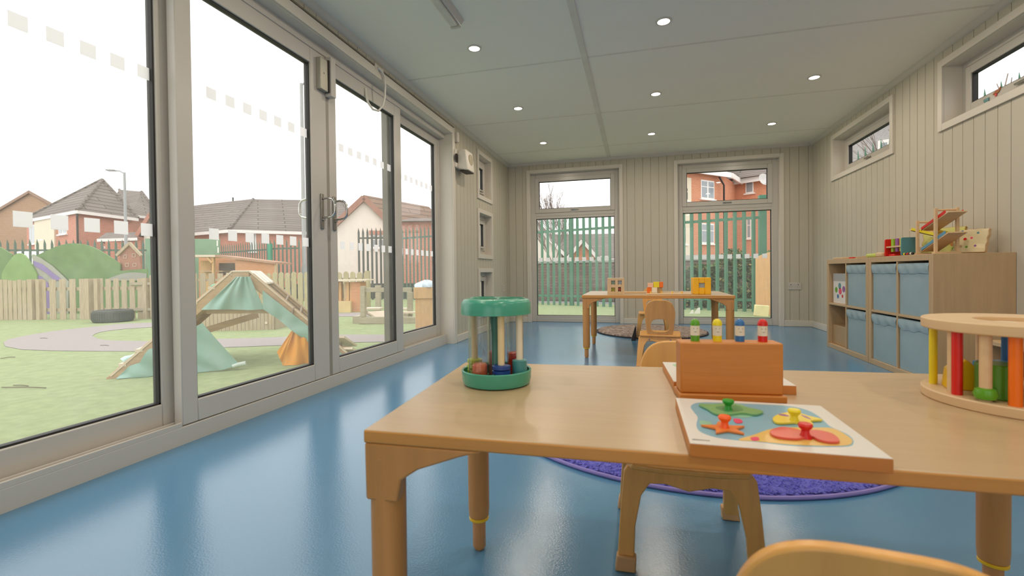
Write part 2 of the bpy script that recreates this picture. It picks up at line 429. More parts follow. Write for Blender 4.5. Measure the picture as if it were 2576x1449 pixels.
b.box((-1.855, DY0, .07), (-1.85, DY1, .086)); b.box((-1.808, DY0, .07), (-1.80, 1.49, .092)); b.box((-1.808, 3.385, .07), (-1.80, DY1, .092))
b.box((-1.93, DY1 - .02, 0), (-1.86, DY1, 2.0)) ; b.box((-1.93, DY0 - .0, 0), (-1.80, DY0 + .02, 2.0))
trim(b, m_upvc, .003)
# meeting cover strip
b = MB(); b.box((-1.812, 2.445, .076), (-1.806, 2.478, 1.998)); trim(b, mat('meeting_seal', (150, 142, 130), .5), 0)
# pull handles
def pull(parent, y, z, side, n=14):
    """lever plate with a D shaped pull; side +1 room face, -1 outside"""
    x = (-1.805 if side > 0 else -1.85)
    b = MB(); b.box((x, y - .014, z - .125), (x + side * .009, y + .014, z + .085)); pl = b.build('handle_plate', m_steel, parent, bevel=.004)
    b = MB(); P = []
    for (u, v) in ((0, .055), (.03, .058), (.055, .05), (.066, .032), (.069, 0), (.068, -.032), (.056, -.05), (.03, -.057), (0, -.055)):
        P.append((x + side * (.006 + u * (1.25 if side > 0 else 1.4)), y, z + v))
    b.tube(P, .0065, 10); b.build('pull_handle', m_chrome, pl)
    b = MB(); b.cyl((x + side * .006, y, z - .068), (x + side * .022, y, z - .068), .009, .008, 14); b.build('lock_cylinder', m_chrome, pl)
pull(LF[1][0], 2.395, 1.085, 1); pull(LF[1][0], 2.385, 1.085, -1)
pull(LF[2][0], 2.512, 1.085, 1)

# ---------------------------------------------------------------- windows
def sash(parent, axis, face, s, a, c, z0, z1, fr, glassm, name='sash', th=.045):
    """frame with bevelled section + pane; s = direction towards the room"""
    b = MB()
    def bx(p, q, u0, u1, e, f):
        if axis == 'x': b.box((p, u0, e), (q, u1, f))
        else: b.box((u0, p, e), (u1, q, f))
    k = face - s * th
    bx(k, face, a, a + fr, z0, z1); bx(k, face, c - fr, c, z0, z1); bx(k, face, a + fr, c - fr, z0, z0 + fr); bx(k, face, a + fr, c - fr, z1 - fr, z1)
    o = b.build(name, m_upvc, parent, bevel=.004)
    b = MB(); g = .006; k0, k1 = face - s * .010, face - s * (th - .006)
    A, C, E_, F_ = a + fr, c - fr, z0 + fr, z1 - fr
    for u0, u1, e, f in ((A, A + g, E_, F_), (C - g, C, E_, F_), (A, C, E_, E_ + g), (A, C, F_ - g, F_)): bx(k0, k1, u0, u1, e, f)
    b.build('gasket', m_gasket, parent)
    b = MB(); m_ = face - s * .026; bx(m_, m_ - s * .003, A, C, E_, F_); b.build('glass', glassm, parent, smooth=False)
    return m_
def win_handle(parent, p, d):    # p base, d lever direction
    b = MB(); p = Vector(p); d = Vector(d)
    b.bar(p - d * .012, p + d * .02, .02, .012); b.bar(p + Vector((0, 0, 0)), p + d * .09, .012, .012); b.build('handle', m_chrome, parent, bevel=.003)
for i, h in enumerate((FILLW1, FILLW2)):      # tall windows added in the unseen wall, fill light for camera-facing sides
    r = empty('window_%d' % (i + 9)); r['kind'] = 'structure'
    sash(r, 'y', YF - .07, 1, h[0], h[1], 0, h[3], .07, m_glass, 'frame')
for i, h in enumerate((BW1, BW2)):
    r = empty('window_%d' % (i + 1)); r['kind'] = 'structure'; a, c = h[0], h[1]; y = YB + .075
    b = MB(); b.box((a, y, 0), (a + .066, y + .055, 2.045)); b.box((c - .066, y, 0), (c, y + .055, 2.045)); b.box((a + .066, y, 1.98), (c - .066, y + .055, 2.045)); b.box((a + .066, y, 0), (c - .066, y + .055, .05)); b.box((a + .066, y, 1.46), (c - .066, y + .055, 1.515))
    b.build('outer_frame', m_upvc, r, bevel=.004)
    m_ = sash(r, 'y', y - .012, -1, a + .06, c - .06, 1.505, 1.99, .055, m_glass, 'top_sash')
    win_handle(r, ((a + c) / 2 - .03, y - .02, 1.535), (1, 0, 0))
    m_ = sash(r, 'y', y + .004, -1, a + .028, c - .028, .045, 1.468, .042, m_glassd, 'lower_frame')
    x = a + .125
    while x < c - .09: sticker(r, x, m_ - .001, .86, 'y', .055); x += .1
for i, h in enumerate((RWF, RWN, RWB)):
    r = empty('window_%d' % (i + 3)); r['kind'] = 'structure'; x = XR + .10
    b = MB()
    for q0, q1 in (((x, h[0], h[2]), (x + .055, h[0] + .04, h[3])), ((x, h[1] - .04, h[2]), (x + .055, h[1], h[3])), ((x, h[0] + .04, h[2]), (x + .055, h[1] - .04, h[2] + .04)), ((x, h[0] + .04, h[3] - .04), (x + .055, h[1] - .04, h[3]))): b.box(q0, q1)
    b.build('outer_frame', m_upvc, r, bevel=.004)
    sash(r, 'x', x - .008, -1, h[0] + .044, h[1] - .044, h[2] + .044, h[3] - .044, .052, m_glass)
    win_handle(r, (x - .02, (h[0] + h[1]) / 2, h[2] + .068), (0, 1, 0))
for i, h in enumerate(VW):
    r = empty('window_%d' % (i + 6)); r['kind'] = 'structure'; x = XL - .070
    b = MB()
    for q0, q1 in (((x, h[0], h[2]), (x - .05, h[0] + .05, h[3])), ((x, h[1] - .05, h[2]), (x - .05, h[1], h[3])), ((x, h[0] + .05, h[2]), (x - .05, h[1] - .05, h[2] + .05)), ((x, h[0] + .05, h[3] - .05), (x - .05, h[1] - .05, h[3]))): b.box(q0, q1)
    b.build('outer_frame', m_upvc, r, bevel=.004)
    sash(r, 'x', x + .012, 1, h[0] + .055, h[1] - .055, h[2] + .055, h[3] - .055, .05, m_glass)
    win_handle(r, (x + .02, (h[0] + h[1]) / 2, h[2] + .08), (0, 1, 0))

# ---------------------------------------------------------------- ceiling lamps and fittings
m_lens = emit_mat('lamp_lens', (1, .93, .82), 14)
def downlight():
    r = empty('downlight'); b = MB()
    b.lathe([(.036, 0), (.036, -.006), (.046, -.006), (.048, 0)], 32); b.build('trim_ring', m_white, r)
    b = MB(); b.lathe([(0, -.005), (.034, -.005), (.036, -.001), (0, -.001)], 28); b.build('lens', m_lens, r)
    return r
L_ = bpy.data.lights.new('downlight_beam', 'AREA'); L_.shape = 'DISK'; L_.size = .07; L_.energy = 2.4; L_.color = (1, .86, .70)
dl = None; places = []
NAMES = {(0, 2): 'nearest of those beside the sliding doors', (1, 2): 'closest and largest in view, top centre of the ceiling', (0, 3): 'second along the door side', (1, 3): 'middle of the centre line', (2, 3): 'nearer one above the storage wall',
         (0, 4): 'furthest along the door side', (1, 4): 'furthest on the centre line before the back windows', (2, 4): 'further one above the storage wall, by the far high window'}
for i, x in enumerate((-1.035, .168, 1.352)):
    for j in range(-1, 5):
        y = 2.97 + (j - 2) * 1.19
        d = downlight() if dl is None else copy_tree(dl); dl = dl or d
        d.location = (x, y, HC)
        nm = NAMES.get((i, j), 'out of view behind the near part of the room')
        tag(d, 'round lit ceiling downlight ' + nm, 'ceiling light', 'recessed ceiling downlights')
        lo = bpy.data.objects.new('downlight_beam', L_); COL.objects.link(lo); lo.parent = d; lo.location = (0, 0, -.01)
r = thing('batten_light', 'unlit white slim batten light on the ceiling at the top edge of the view', 'light fitting', (-1.03, 2.3, HC))
b = MB(); b.add([(-.055, -.33, 0), (.055, -.33, 0), (.03, -.33, -.03), (-.03, -.33, -.03), (-.055, .33, 0), (.055, .33, 0), (.03, .33, -.03), (-.03, .33, -.03)],
                [(0, 1, 2, 3), (7, 6, 5, 4), (0, 4, 5, 1), (1, 5, 6, 2), (2, 6, 7, 3), (3, 7, 4, 0)]); b.build('base_tray', m_white, r, bevel=.003)
b = MB(); b.box((-.022, -.30, -.045), (.022, .30, -.03)); b.build('diffuser', mat('opal_diffuser', (214, 210, 196), .35), r, bevel=.006)
b = MB(); b.box((-.03, .315, -.043), (.03, .333, -.028)); b.build('end_cap', m_white, r, bevel=.003)

# magnetic lock on the door heads
r = thing('magnetic_lock', 'white and steel magnetic door lock at the top of the sliding doors', 'door lock', (-1.805, 2.44, 1.88))
b = MB(); b.box((0, -.075, -.1), (.03, -.005, .085)); b.build('magnet_body', mat('satin_aluminium', (168, 164, 148), .4, metal=.3), r, bevel=.003)
b = MB(); b.box((0, .004, -.12), (.045, .05, .115)); b.build('armature_bracket', m_upvc, r, bevel=.003)
b = MB(); b.box((.006, -.006, -.1), (.036, .005, .09)); b.build('armature_plate', m_dark, r)
b = MB(); b.cyl((.03, -.04, 0), (.033, -.04, 0), .005, n=12); b.build('screw', m_steel, r)
# cable loop from the trunking to the leaf
b = MB(); P = []
for px, py, x in ((950, 170, -1.712), (958, 176, -1.70), (966, 190, -1.70), (969, 215, -1.70), (968, 245, -1.71), (963, 266, -1.72), (952, 279, -1.74), (938, 275, -1.76), (927, 260, -1.78), (921, 242, -1.795), (919, 222, -1.801)):
    P.append(gx(px, py, x))
b.tube(P, .0075, 10)
tag(b.build('flexible_cable', mat('white_cable', (214, 208, 198), .4)), 'white flexible cable looping down from the ceiling edge to the sliding door', 'cable')
b = MB(); b.box((-1.73, 2.86, 2.095), (-1.712, 2.97, 2.13)); tag(b.build('junction_box', m_white, bevel=.003), 'small white junction box where the hanging cable leaves the door head', 'box')

# air mover on the left wall
r = thing('hand_dryer', 'white boxy wall heater with round speaker-like face and dark underside, beside the sliding doors', 'heater', (XL, 4.43, 1.72))
b = MB(); b.box((0, -.14, .01), (.03, .13, .19)); b.build('back_plate', m_white, r, bevel=.01)
b = MB(); b.add([(.028, -.10, .0), (.14, -.10, -.02), (.14, .10, -.02), (.028, .11, .0), (.028, -.10, .185), (.12, -.10, .19), (.12, .10, .19), (.028, .11, .185)],
                [(0, 3, 2, 1), (4, 5, 6, 7), (0, 1, 5, 4), (1, 2, 6, 5), (2, 3, 7, 6), (3, 0, 4, 7)]); b.build('housing', m_white, r, bevel=.012)
b = MB(); b.cyl((.129, .01, .1), (.134, .01, .1), .055, n=32); b.build('grille', mat('beige_grille', (170, 158, 130), .5), r)
b = MB(); b.box((.05, -.085, -.024), (.135, .085, -.010)); b.build('outlet_vent', m_dark, r)
b = MB(); b.cyl((.03, -.120, .1), (.032, -.120, .1), .045, n=28); b.build('side_inlet', m_dark, r)
b = MB(); b.box((XL, 4.335, 1.985), (XL + .035, 4.385, 2.085)); tag(b.build('alarm_sensor', m_white, bevel=.008), 'small white sensor box high on the wall above the heater', 'sensor')
def socket(name, lab, M, dbl=True):
    r = thing(name, lab, 'socket'); r.matrix_world = M; w_ = .073 if dbl else .043
    b = MB(); b.box((-w_, -.009, -.043), (w_, 0, .043)); b.build('faceplate', m_upvc, r, bevel=.003)
    for sx in ((-.04, .04) if dbl else (0,)):
        b = MB(); b.box((sx - .004, -.0102, .012), (sx + .004, -.0085, .022)); b.box((sx - .014, -.0102, -.008), (sx - .007, -.0085, -.004)); b.box((sx + .007, -.0102, -.008), (sx + .014, -.0085, -.004)); b.build('pin_holes', m_dark, r)
        b = MB(); b.box((sx * .3 - .006, -.0125, .022), (sx * .3 + .006, -.009, .036)); b.build('switch', m_white, r, bevel=.001)
socket('wall_socket', 'white double wall socket on the back wall right of the windows', Matrix.Translation((1.83, YB, .487)))
socket('wall_socket', 'white wall socket on the left wall near the back corner', Matrix.Translation((XL, 6.0, .48)) @ Matrix.Rotation(R_(-90), 4, 'Z').inverted(), False)

# ================================================================ FURNITURE
m_birch = wood('birch_laminate', (190, 163, 126), .30, .045)
m_birche = wood('birch_edge', (206, 144, 72), .42, .07)
m_leg = wood('birch_leg', (196, 138, 76), .45, .06, 'v')
m_legf = wood('leg_insert', (204, 140, 84), .45, .08, 'v')
m_ply = wood('varnished_ply', (222, 164, 88), .33, .09, 'v')
m_plyl = wood('light_ply', (214, 176, 120), .4, .07, 'v')
m_toyw = wood('toy_wood', (216, 184, 142), .42, .06)
m_toyd = wood('dark_toy_wood', (202, 128, 56), .42, .08)
m_yring = mat('yellow_plastic', (236, 190, 30), .35)
def plastic(n, c, r=.32): return mat(n, c, r, .5, var=.02, scale=10)
P_GREEN, P_RED, P_YEL, P_BLUE, P_ORG = plastic('green_paint', (92, 158, 34)), plastic('red_paint', (212, 30, 22)), plastic('yellow_paint', (234, 212, 30)), plastic('blue_paint', (52, 110, 168)), plastic('orange_paint', (238, 112, 10))
P_PUR, P_WHITE, P_TEAL, P_PINK = plastic('purple_paint', (150, 90, 160)), plastic('cream_paint', (232, 222, 200)), plastic('teal_paint', (86, 140, 146)), plastic('pink_paint', (230, 70, 110))

def table(name, lab, corners, zt, th, inset=(.032,) * 4, rleg=.026):
    """corners FL, FR, RR, RL in plan"""
    r = thing(name, lab, 'table', (0, 0, 0)); c = [Vector(p + (0,)) for p in corners]
    b = MB(); b.prism([tuple(p[:2]) for p in c], zt - th, zt); b.mi = [1, 0, 1, 1, 1, 1]; b.build('tabletop', [m_birch, m_birche], r, bevel=.003)
    ctr = sum(c, Vector()) / 4
    for i in range(4):
        p = c[i]; u = (c[(i + 1) % 4] - p).normalized(); v = (c[(i - 1) % 4] - p).normalized()
        q = p + (u + v) * inset[i]; b = MB(); z1 = zt - th
        o = p + (u + v) * max(.001, inset[i] - .026)
        def slab(d, e):   # bracket plate along d, thickness along e
            prof = [(0, 0), (.185, 0), (.150, -.010), (.085, -.034), (.058, -.052), (.052, -.085), (.002, -.085)]
            t = .022; A = [o + d * x + Vector((0, 0, z1 + z)) for x, z in prof]; B = [a + e * t for a in A]; n = len(A)
            b.add(A + B, [tuple(range(n)), tuple(reversed(range(n, 2 * n)))] + [(k, (k + 1) % n, n + (k + 1) % n, n + k) for k in range(n)])
        slab(u, v); slab(v, u)
        b.lathe([(rleg * .93, -(z1 - .082)), (rleg, -(z1 - .105)), (rleg * 1.02, -.10), (rleg * 1.02, -.02)], 28, (q.x, q.y, z1))
        lg = b.build('leg', m_leg, r, bevel=.003)
        b = MB(); b.lathe([(.0215, .074), (.0245, .076), (.0245, .081), (.0215, .083)], 24, (q.x, q.y, 0)); b.build('height_ring', m_yring, lg)
        b = MB(); b.lathe([(.011, 0), (.016, .008), (.0165, .08)], 20, (q.x, q.y, 0)); b.build('leg_insert', m_legf, lg)
    return r
NT = .458
table('play_table', 'light birch low table in the foreground covered with toys', [(-.396, .612), (.780, .643), (.752, 1.232), (-.433, 1.140)], NT, .020, inset=(.027, .03, .045, .044))
FT = .503
table('play_table', 'light birch low table at the far end in front of the tall windows', [(-.425, 3.735), (.694, 3.705), (.700, 4.50), (-.430, 4.52)], FT, .024, rleg=.028)

def chair(lab, x, y, rz, s=1.0):
    r = thing('toddler_chair', lab, 'chair', (x, y, .023 if y > 4.5 else 0), rz, 'varnished plywood toddler chairs'); r.scale = (s, s, s)
    # backrest: rounded sheet with a D shaped hand hole, tilted and slightly dished
    n = 72; O, I = [], []
    for i in range(n):
        t = 2 * math.pi * i / n; cx, sn = math.cos(t), math.sin(t)
        e = .62 if sn > 0 else .45
        X = .102 * math.copysign(abs(cx) ** e, cx); Zz = .15 + .145 * math.copysign(abs(sn) ** e, sn)
        X *= .80 + .20 * min(1, Zz / .2)
        O.append((X, Zz)); I.append(((.060 - .006 * sn) * math.copysign(abs(cx) ** .6, cx), .118 + .044 * math.copysign(abs(sn) ** .7, sn)))
    b = MB(); b.ring(O, I, 0, .013)
    b.v = [(x, -.125 - .20 * z + .013 + 1.6 * x * x * -1 * -.6 + t, .195 + z) for x, z, t in b.v]
    b.build('backrest', m_ply, r, bevel=.003)
    b = MB(); P = [(-.135, -.125), (.135, -.125), (.142, .09), (.125, .13), (.06, .14), (-.06, .14), (-.125, .13), (-.142, .09)]
    b.prism(P, .232, .246); b.build('seat', m_ply, r, bevel=.004, seg=3)
    def ulegs(name, yt, yb):
        o = [(-.160, 0), (-.150, .15), (-.143, .222), (-.135, .234), (.135, .234), (.143, .222), (.150, .15), (.160, 0)]
        i = [(.122, 0), (.118, .10), (.104, .170), (.085, .198), (.05, .200), (0, .188), (-.05, .200), (-.085, .198), (-.104, .170), (-.118, .10), (-.122, 0)]
        b = MB(); b.prism(o[::-1] + i[::-1], 0, .017)
        # prism polygon listed clockwise; shear so the frame splays
        b.v = [(x, yb + (yt - yb) * z / .234 + t - .008, z) for x, z, t in b.v]
        f = b.build(name, m_ply, r, bevel=.003)
        for sx in (-1, 1):
            b = MB(); x0 = sx * .141
            b.hexa([(x0 - .023, yb - .013, 0), (x0 + .023, yb - .013, 0), (x0 + .023, yb + .014, 0), (x0 - .023, yb + .014, 0)] + [(x0 - sx * .003 - .022, yb - .012, .036), (x0 - sx * .003 + .022, yb - .012, .036), (x0 - sx * .003 + .022, yb + .013, .036), (x0 - sx * .003 - .022, yb + .013, .036)])
            b.build('foot_cap', mat('beige_rubber', (196, 150, 100), .5), f, bevel=.004)
    ulegs('front_leg_frame', .105, .130); ulegs('rear_leg_frame', -.100, -.160)
    for sx in (-1, 1):
        b = MB(); b.cyl((sx * .07, -.155, .215), (sx * .07, -.14, .215), .006, n=12); b.build('bolt', m_steel, r)
    return r
chair('varnished plywood toddler chair in the near right corner, only its curved top rail showing', .185, .546, R_(-6))
chair('varnished plywood toddler chair on the far side of the foreground table, leg arch visible below', .108, 1.235, R_(181))
chair('varnished plywood toddler chair with D shaped hand hole, back turned, at the far table', .158, 3.50, R_(-3))
chair('plywood toddler chair facing us behind the far table, half hidden by the front chair', .155, 4.95, R_(180))
b = MB(); b.hexa([(0, 0, 0), (.04, 0, 0), (.05, .12, 0), (.0, .12, 0), (.034, 0, .13), (.044, 0, .13), (.05, .12, .13), (.036, .12, .13)])
o = b.build('dark_wedge', m_dark, bevel=.003); o.location = gz(1588, 857); tag(o, 'small dark brown wedge standing on the floor beside the far chairs', 'wedge')

# rugs
def rug(name, lab, x, y, rr, m, mb, h=.014):
    r = thing(name, lab, 'rug', (x, y, 0)); b = MB()
    rnd = random.Random(3); n = 26000 if rr > .8 else 9000
    b.lathe([(rr - .012, 0), (rr - .014, h * .6), (rr - .03, h), (0, h)], 96)
    b.build('pile_base', m, r)
    b = MB()
    for k in range(n):      # tufts of pile
        a = rnd.random() * 6.283; q = (rr - .016) * math.sqrt(rnd.random()); px_, py_ = q * math.cos(a), q * math.sin(a); s_ = .0085; t = rnd.random() * 6.28
        hh = h + .002 + rnd.random() * .0035; dx, dy = (rnd.random() - .5) * .008, (rnd.random() - .5) * .008
        b.add([(px_ + s_ * math.cos(t + j * 2.094), py_ + s_ * math.sin(t + j * 2.094), h - .001) for j in range(3)] + [(px_ + dx, py_ + dy, hh)], [(0, 1, 3), (1, 2, 3), (2, 0, 3)])
    o = b.build('tufts', m, r, smooth=False); o['kind'] = 'stuff'
    b = MB(); b.tube([(rr * math.cos(2 * math.pi * i / 96) * .998, rr * math.sin(2 * math.pi * i / 96) * .998, .007) for i in range(96)], .007, 8, True); b.build('bound_edge', mb, r)
m_rugp = mat('purple_pile', (96, 96, 190), .95, .1, var=.14, scale=90, sheen=.3)
rug('round_rug', 'round purple shaggy rug with lilac bound edge under the foreground table', .21, 2.42, .90, m_rugp, mat('lilac_binding', (140, 128, 196), .7))
m_rugg = mat('mottled_grey_pile', (168, 154, 146), .95, .1, var=.4, scale=28)
rug('round_rug', 'round mottled grey-brown rug in front of the tall back windows', .15, 5.50, .60, m_rugg, mat('dark_binding', (70, 58, 58), .8), .02)

# ---------------------------------------------------------------- storage units
m_oak = wood('storage_oak', (190, 160, 122), .42, .06, 'v')
m_oakd = wood('storage_oak_side', (176, 146, 106), .42, .05, 'v')
m_bin = mat('blue_grey_fabric', (152, 172, 178), .85, .15, var=.04, scale=8, bump=.15, bscale=300)
m_slot = mat('dark_gap', (22, 18, 16), .8)
CX = 1.634
def unit(lab, y0):
    r = thing('storage_unit', lab, 'storage unit', (CX, y0, 0)); D, W_, Hh, T, t = .385, .768, .77, .038, .016
    b = MB(); b.box((0, 0, 0), (D, T, Hh)); b.box((0, W_ - T, 0), (D, W_, Hh)); b.box((0, T, 0), (D, W_ - T, T)); b.box((0, T, Hh - T), (D, W_ - T, Hh)); b.build('carcass', m_oak, r, bevel=.002)
    b = MB(); b.box((.002, W_ / 2 - t / 2, T), (D - .01, W_ / 2 + t / 2, Hh - T)); b.build('divider', m_oak, r, bevel=.0015)
    for a, c in ((T, W_ / 2 - t / 2), (W_ / 2 + t / 2, W_ - T)):
        b = MB(); b.box((.002, a, Hh / 2 - t / 2), (D - .01, c, Hh / 2 + t / 2)); b.build('shelf', m_oak, r, bevel=.0015)
    b = MB(); b.box((D - .01, .004, .004), (D - .004, W_ - .004, Hh - .004)); b.build('back_panel', m_oakd, r)
    for z in (.05, Hh - .02):
        
        for xx in (.035, D - .03):
            b = MB(); b.cyl((xx, -.0006, z), (xx, .002, z), .006, n=14); b.build('screw_cap', m_birch, r)
    return r
unit('birch cube storage unit nearest us by the right wall, holding four bins', 3.20)
unit('two by two birch storage unit beyond it, left column without fabric bins', 3.972)
def fabric_bin(lab, y0, row, sag):
    z0 = .039 if row == 0 else .394; hh = .325
    r = thing('fabric_bin', lab, 'storage bin', (CX + .012, y0, z0), 0, 'blue-grey fabric bins in the storage units')
    W_ = .332; b = MB()
    rnd = random.Random(int(y0 * 100) + row)
    def front(u, v):
        bul = .006 * math.sin(math.pi * u) * math.sin(math.pi * v); return (-bul, .004 + u * (W_ - .008), v * hh)
    b.grid(front, 12, 12); b.box((.003, .003, 0), (.006, W_ - .003, hh)); b.box((.003, .003, 0), (.34, .007, hh)); b.box((.003, W_ - .007, 0), (.34, W_ - .003, hh)); b.box((.003, .003, 0), (.34, W_ - .003, .005)); b.box((.336, .003, 0), (.34, W_ - .003, hh))
    b.build('body', m_bin, r)
    b = MB()
    def flap(u, v):
        zz = hh - .002 - v * (.062 + sag * math.sin(u * 7 + y0) + sag * .6 * math.sin(u * 17)); return (-.007 - .004 * math.sin(v * 3.1) - .002 * math.sin(u * 20 + v * 3), .003 + u * (W_ - .006), zz)
    b.grid(flap, 28, 6, .0025); b.build('folded_cuff', m_bin, r)
    return r
Y1, Y2, Y3, Y4 = 3.20 + .040, 3.20 + .394, 3.972 + .040, 3.972 + .394
fabric_bin('blue-grey fabric bin, top row of the nearer unit, column closest to us', Y1, 1, .002)
fabric_bin('blue-grey fabric bin, bottom row of the nearer unit, column closest to us', Y1, 0, .006)
fabric_bin('blue-grey fabric bin, top row of the nearer unit, far column', Y2, 1, .001)
fabric_bin('blue-grey fabric bin, bottom row of the nearer unit, far column', Y2, 0, .006)
fabric_bin('blue-grey fabric bin, top row of the further unit', Y3, 1, .001)
fabric_bin('blue-grey fabric bin, bottom row of the further unit', Y3, 0, .003)
r = thing('game_box', 'white box printed with coloured balls in the upper left cubby', 'box', (CX + .03, Y4 + .015, .394))
b = MB(); b.box((0, .02, 0), (.26, .30, .255)); b.build('carton', plastic('white_card', (226, 222, 218)), r, bevel=.002)
b = MB(); b.box((-.0008, .02, .19), (.001, .30, .255)); b.build('grey_band', plastic('grey_card', (176, 176, 176)), r)
for (yy, zz, q, c) in ((.165, .15, .026, P_TEAL), (.235, .115, .024, P_GREEN), (.155, .105, .028, P_PINK), (.085, .125, .026, P_PUR), (.20, .06, .018, P_BLUE), (.11, .065, .014, P_RED)):
    b = MB(); b.cyl((-.0016, yy, zz), (0, yy, zz), q, n=24); b.build('printed_ball', c, r)
b = MB(); b.box((.01, .0, 0), (.33, .31, .165)); o = b.build('wooden_box', m_oakd, bevel=.003); o.location = (CX + .02, Y4 + .012, .039); tag(o, 'plain light wooden box at the bottom of the far open cubby', 'box')
# low dark-lined shelf nearer the camera
r = thing('low_bookcase', 'low birch bookcase with dark shelves, glimpsed behind the round cage toy', 'bookcase', (1.66, 2.12, 0))
b = MB(); b.box((0, 0, 0), (.34, .02, .33)); b.box((0, .70, 0), (.34, .72, .33)); b.box((0, .02, .31), (.34, .70, .33)); b.box((0, .02, 0), (.34, .70, .02)); b.build('carcass', m_oak, r, bevel=.002)
b = MB(); b.box((.01, .02, .15), (.33, .70, .165)); b.build('shelf', m_oak, r); b = MB(); b.box((.32, .02, .02), (.335, .70, .31)); b.build('back_panel', m_dark, r)
b = MB(); b.box((.05, .03, .022), (.315, .69, .145)); b.build('dark_infill', m_slot, r)  # near-black block fills the lower recess so it looks dark inside

# ================================================================ TOYS ON THE FOREGROUND TABLE
# rain drum with clear tubes
r = thing('shape_sorter_drum', 'round teal and clear plastic drum toy at the left end of the near table', 'toy', (-.286, .937, NT), R_(-15))
TG = plastic('teal_green_plastic', (74, 160, 134), .25)
b = MB(); b.lathe([(.060, 0), (.069, .003), (.072, .012), (.073, .030), (.0715, .032), (.069, .030), (.067, .008), (0, .007)], 48); b.build('tray', TG, r)
b = MB(); b.lathe([(0, .146), (.069, .146), (.074, .147), (.0735, .153), (.0725, .170), (.068, .176), (.060, .1785), (0, .176)], 48); ld = b.build('lid', TG, r)
for sx in (-1, 1):
    b = MB(); b.lathe([(.024, .1770), (.027, .1800), (.030, .1770)], 28, (sx * .034, .006, 0)); b.build('hole_rim', plastic('teal_dark', (50, 128, 100), .3), ld)
b = MB(); b.lathe([(.012, .007), (.0075, .02), (.0065, .10), (.010, .146)], 20, (.004, -.012, 0)); b.build('centre_post', plastic('post_teal', (76, 130, 120)), r)
clear = glass_mat('clear_plastic', (.95, .95, .94), 3.5)
def stack(x, y, col, n, rr, hh, nm='stacking_ring'):
    for k in range(n):
        b = MB(); b.lathe([(rr * .8, 0), (rr, .0015), (rr, hh - .002), (rr * .8, hh - .0005)], 24, (x, y, .0085 + k * hh)); b.build(nm, col, r)
LIME, NAVY, CORAL = plastic('lime_plastic', (190, 206, 20)), plastic('navy_plastic', (36, 70, 140)), plastic('coral_plastic', (232, 112, 70))
stack(-.047, -.012, LIME, 4, .0155, .0105); stack(.030, -.030, NAVY, 4, .0185, .0095); stack(.052, .006, plastic('sea_teal', (70, 140, 140)), 1, .015, .045, 'teal_cup')
stack(-.014, -.042, CORAL, 1, .020, .014, 'coral_base'); b = MB(); b.lathe([(.0155, .022), (.0155, .044), (.013, .047), (0, .047)], 24, (-.014, -.042, 0)); b.build('coral_cup', CORAL, r)
stack(-.022, .036, P_PINK, 1, .018, .052, 'pink_cup'); stack(.024, .038, P_RED, 1, .015, .053, 'red_cup')
for x, y in ((-.047, -.012), (.030, -.030), (.052, .006)):
    b = MB(); b.cyl((x, y, .045), (x, y, .147), .0068, n=16); b.build('rod', P_WHITE if x > .05 else plastic('cream_rod', (236, 214, 168)), r)
for x, y, q in ((-.014, -.042, .0225), (.024, .038, .018), (-.022, .036, .020)):
    b = MB(); b.lathe([(q, .008), (q, .146), (q - .0012, .146), (q - .0012, .008)], 28, (x, y, 0)); b.build('clear_tube', clear, r)

# pop-up peg box
PX, PY, PA = .158, .917, R_(6)
r = thing('peg_box', 'tall brown wooden box on a wider base, four pegs standing in its top', 'toy', (PX, PY, NT), PA)
b = MB(); b.box((-.089, -.030, 0), (.089, .030, .012)); b.build('base_board', m_toyd, r, bevel=.002)
b = MB(); b.box((-.086, -.022, .012), (.086, .022, .103)); b.build('block', m_toyd, r, bevel=.003)
for i, (col, nm) in enumerate(((P_GREEN, 'green'), (P_YEL, 'yellow'), (P_BLUE, 'blue'), (P_RED, 'red'))):
    x = -.056 + i * .0385
    loc = Matrix.Translation((PX, PY, NT)) @ Matrix.Rotation(PA, 4, 'Z') @ Vector((x, 0, .103))
    p = thing('peg_doll', '%s and cream round-headed peg doll %s in the brown wooden box' % (nm, {'green': 'leftmost', 'yellow': 'second from left', 'blue': 'third from left', 'red': 'rightmost'}[nm]), 'peg', loc, 0, 'peg dolls in the wooden box')
    b = MB(); b.lathe([(.0078, -.004), (.0078, .0105)], 24); b.build('lower_band', col, p)
    b = MB(); b.lathe([(.0080, .0105), (.0080, .0285)], 24); b.build('face_band', P_WHITE, p)
    b = MB(); b.lathe([(.0083, .0285), (.0084, .031), (.0075, .0355), (.0055, .0385), (.0028, .0402), (0, .0407)], 24); b.build('cap', col, p)
    for sx in (-.003, .003):
        b = MB(); b.cyl((sx, -.0083, .0235), (sx, -.0078, .0235), .0006, n=8); b.build('eye', m_dark, p)
    b = MB(); b.tube([(-.002, -.0080, .0180), (0, -.0083, .0172), (.002, -.0080, .0180)], .0003, 6); b.build('smile', m_dark, p)

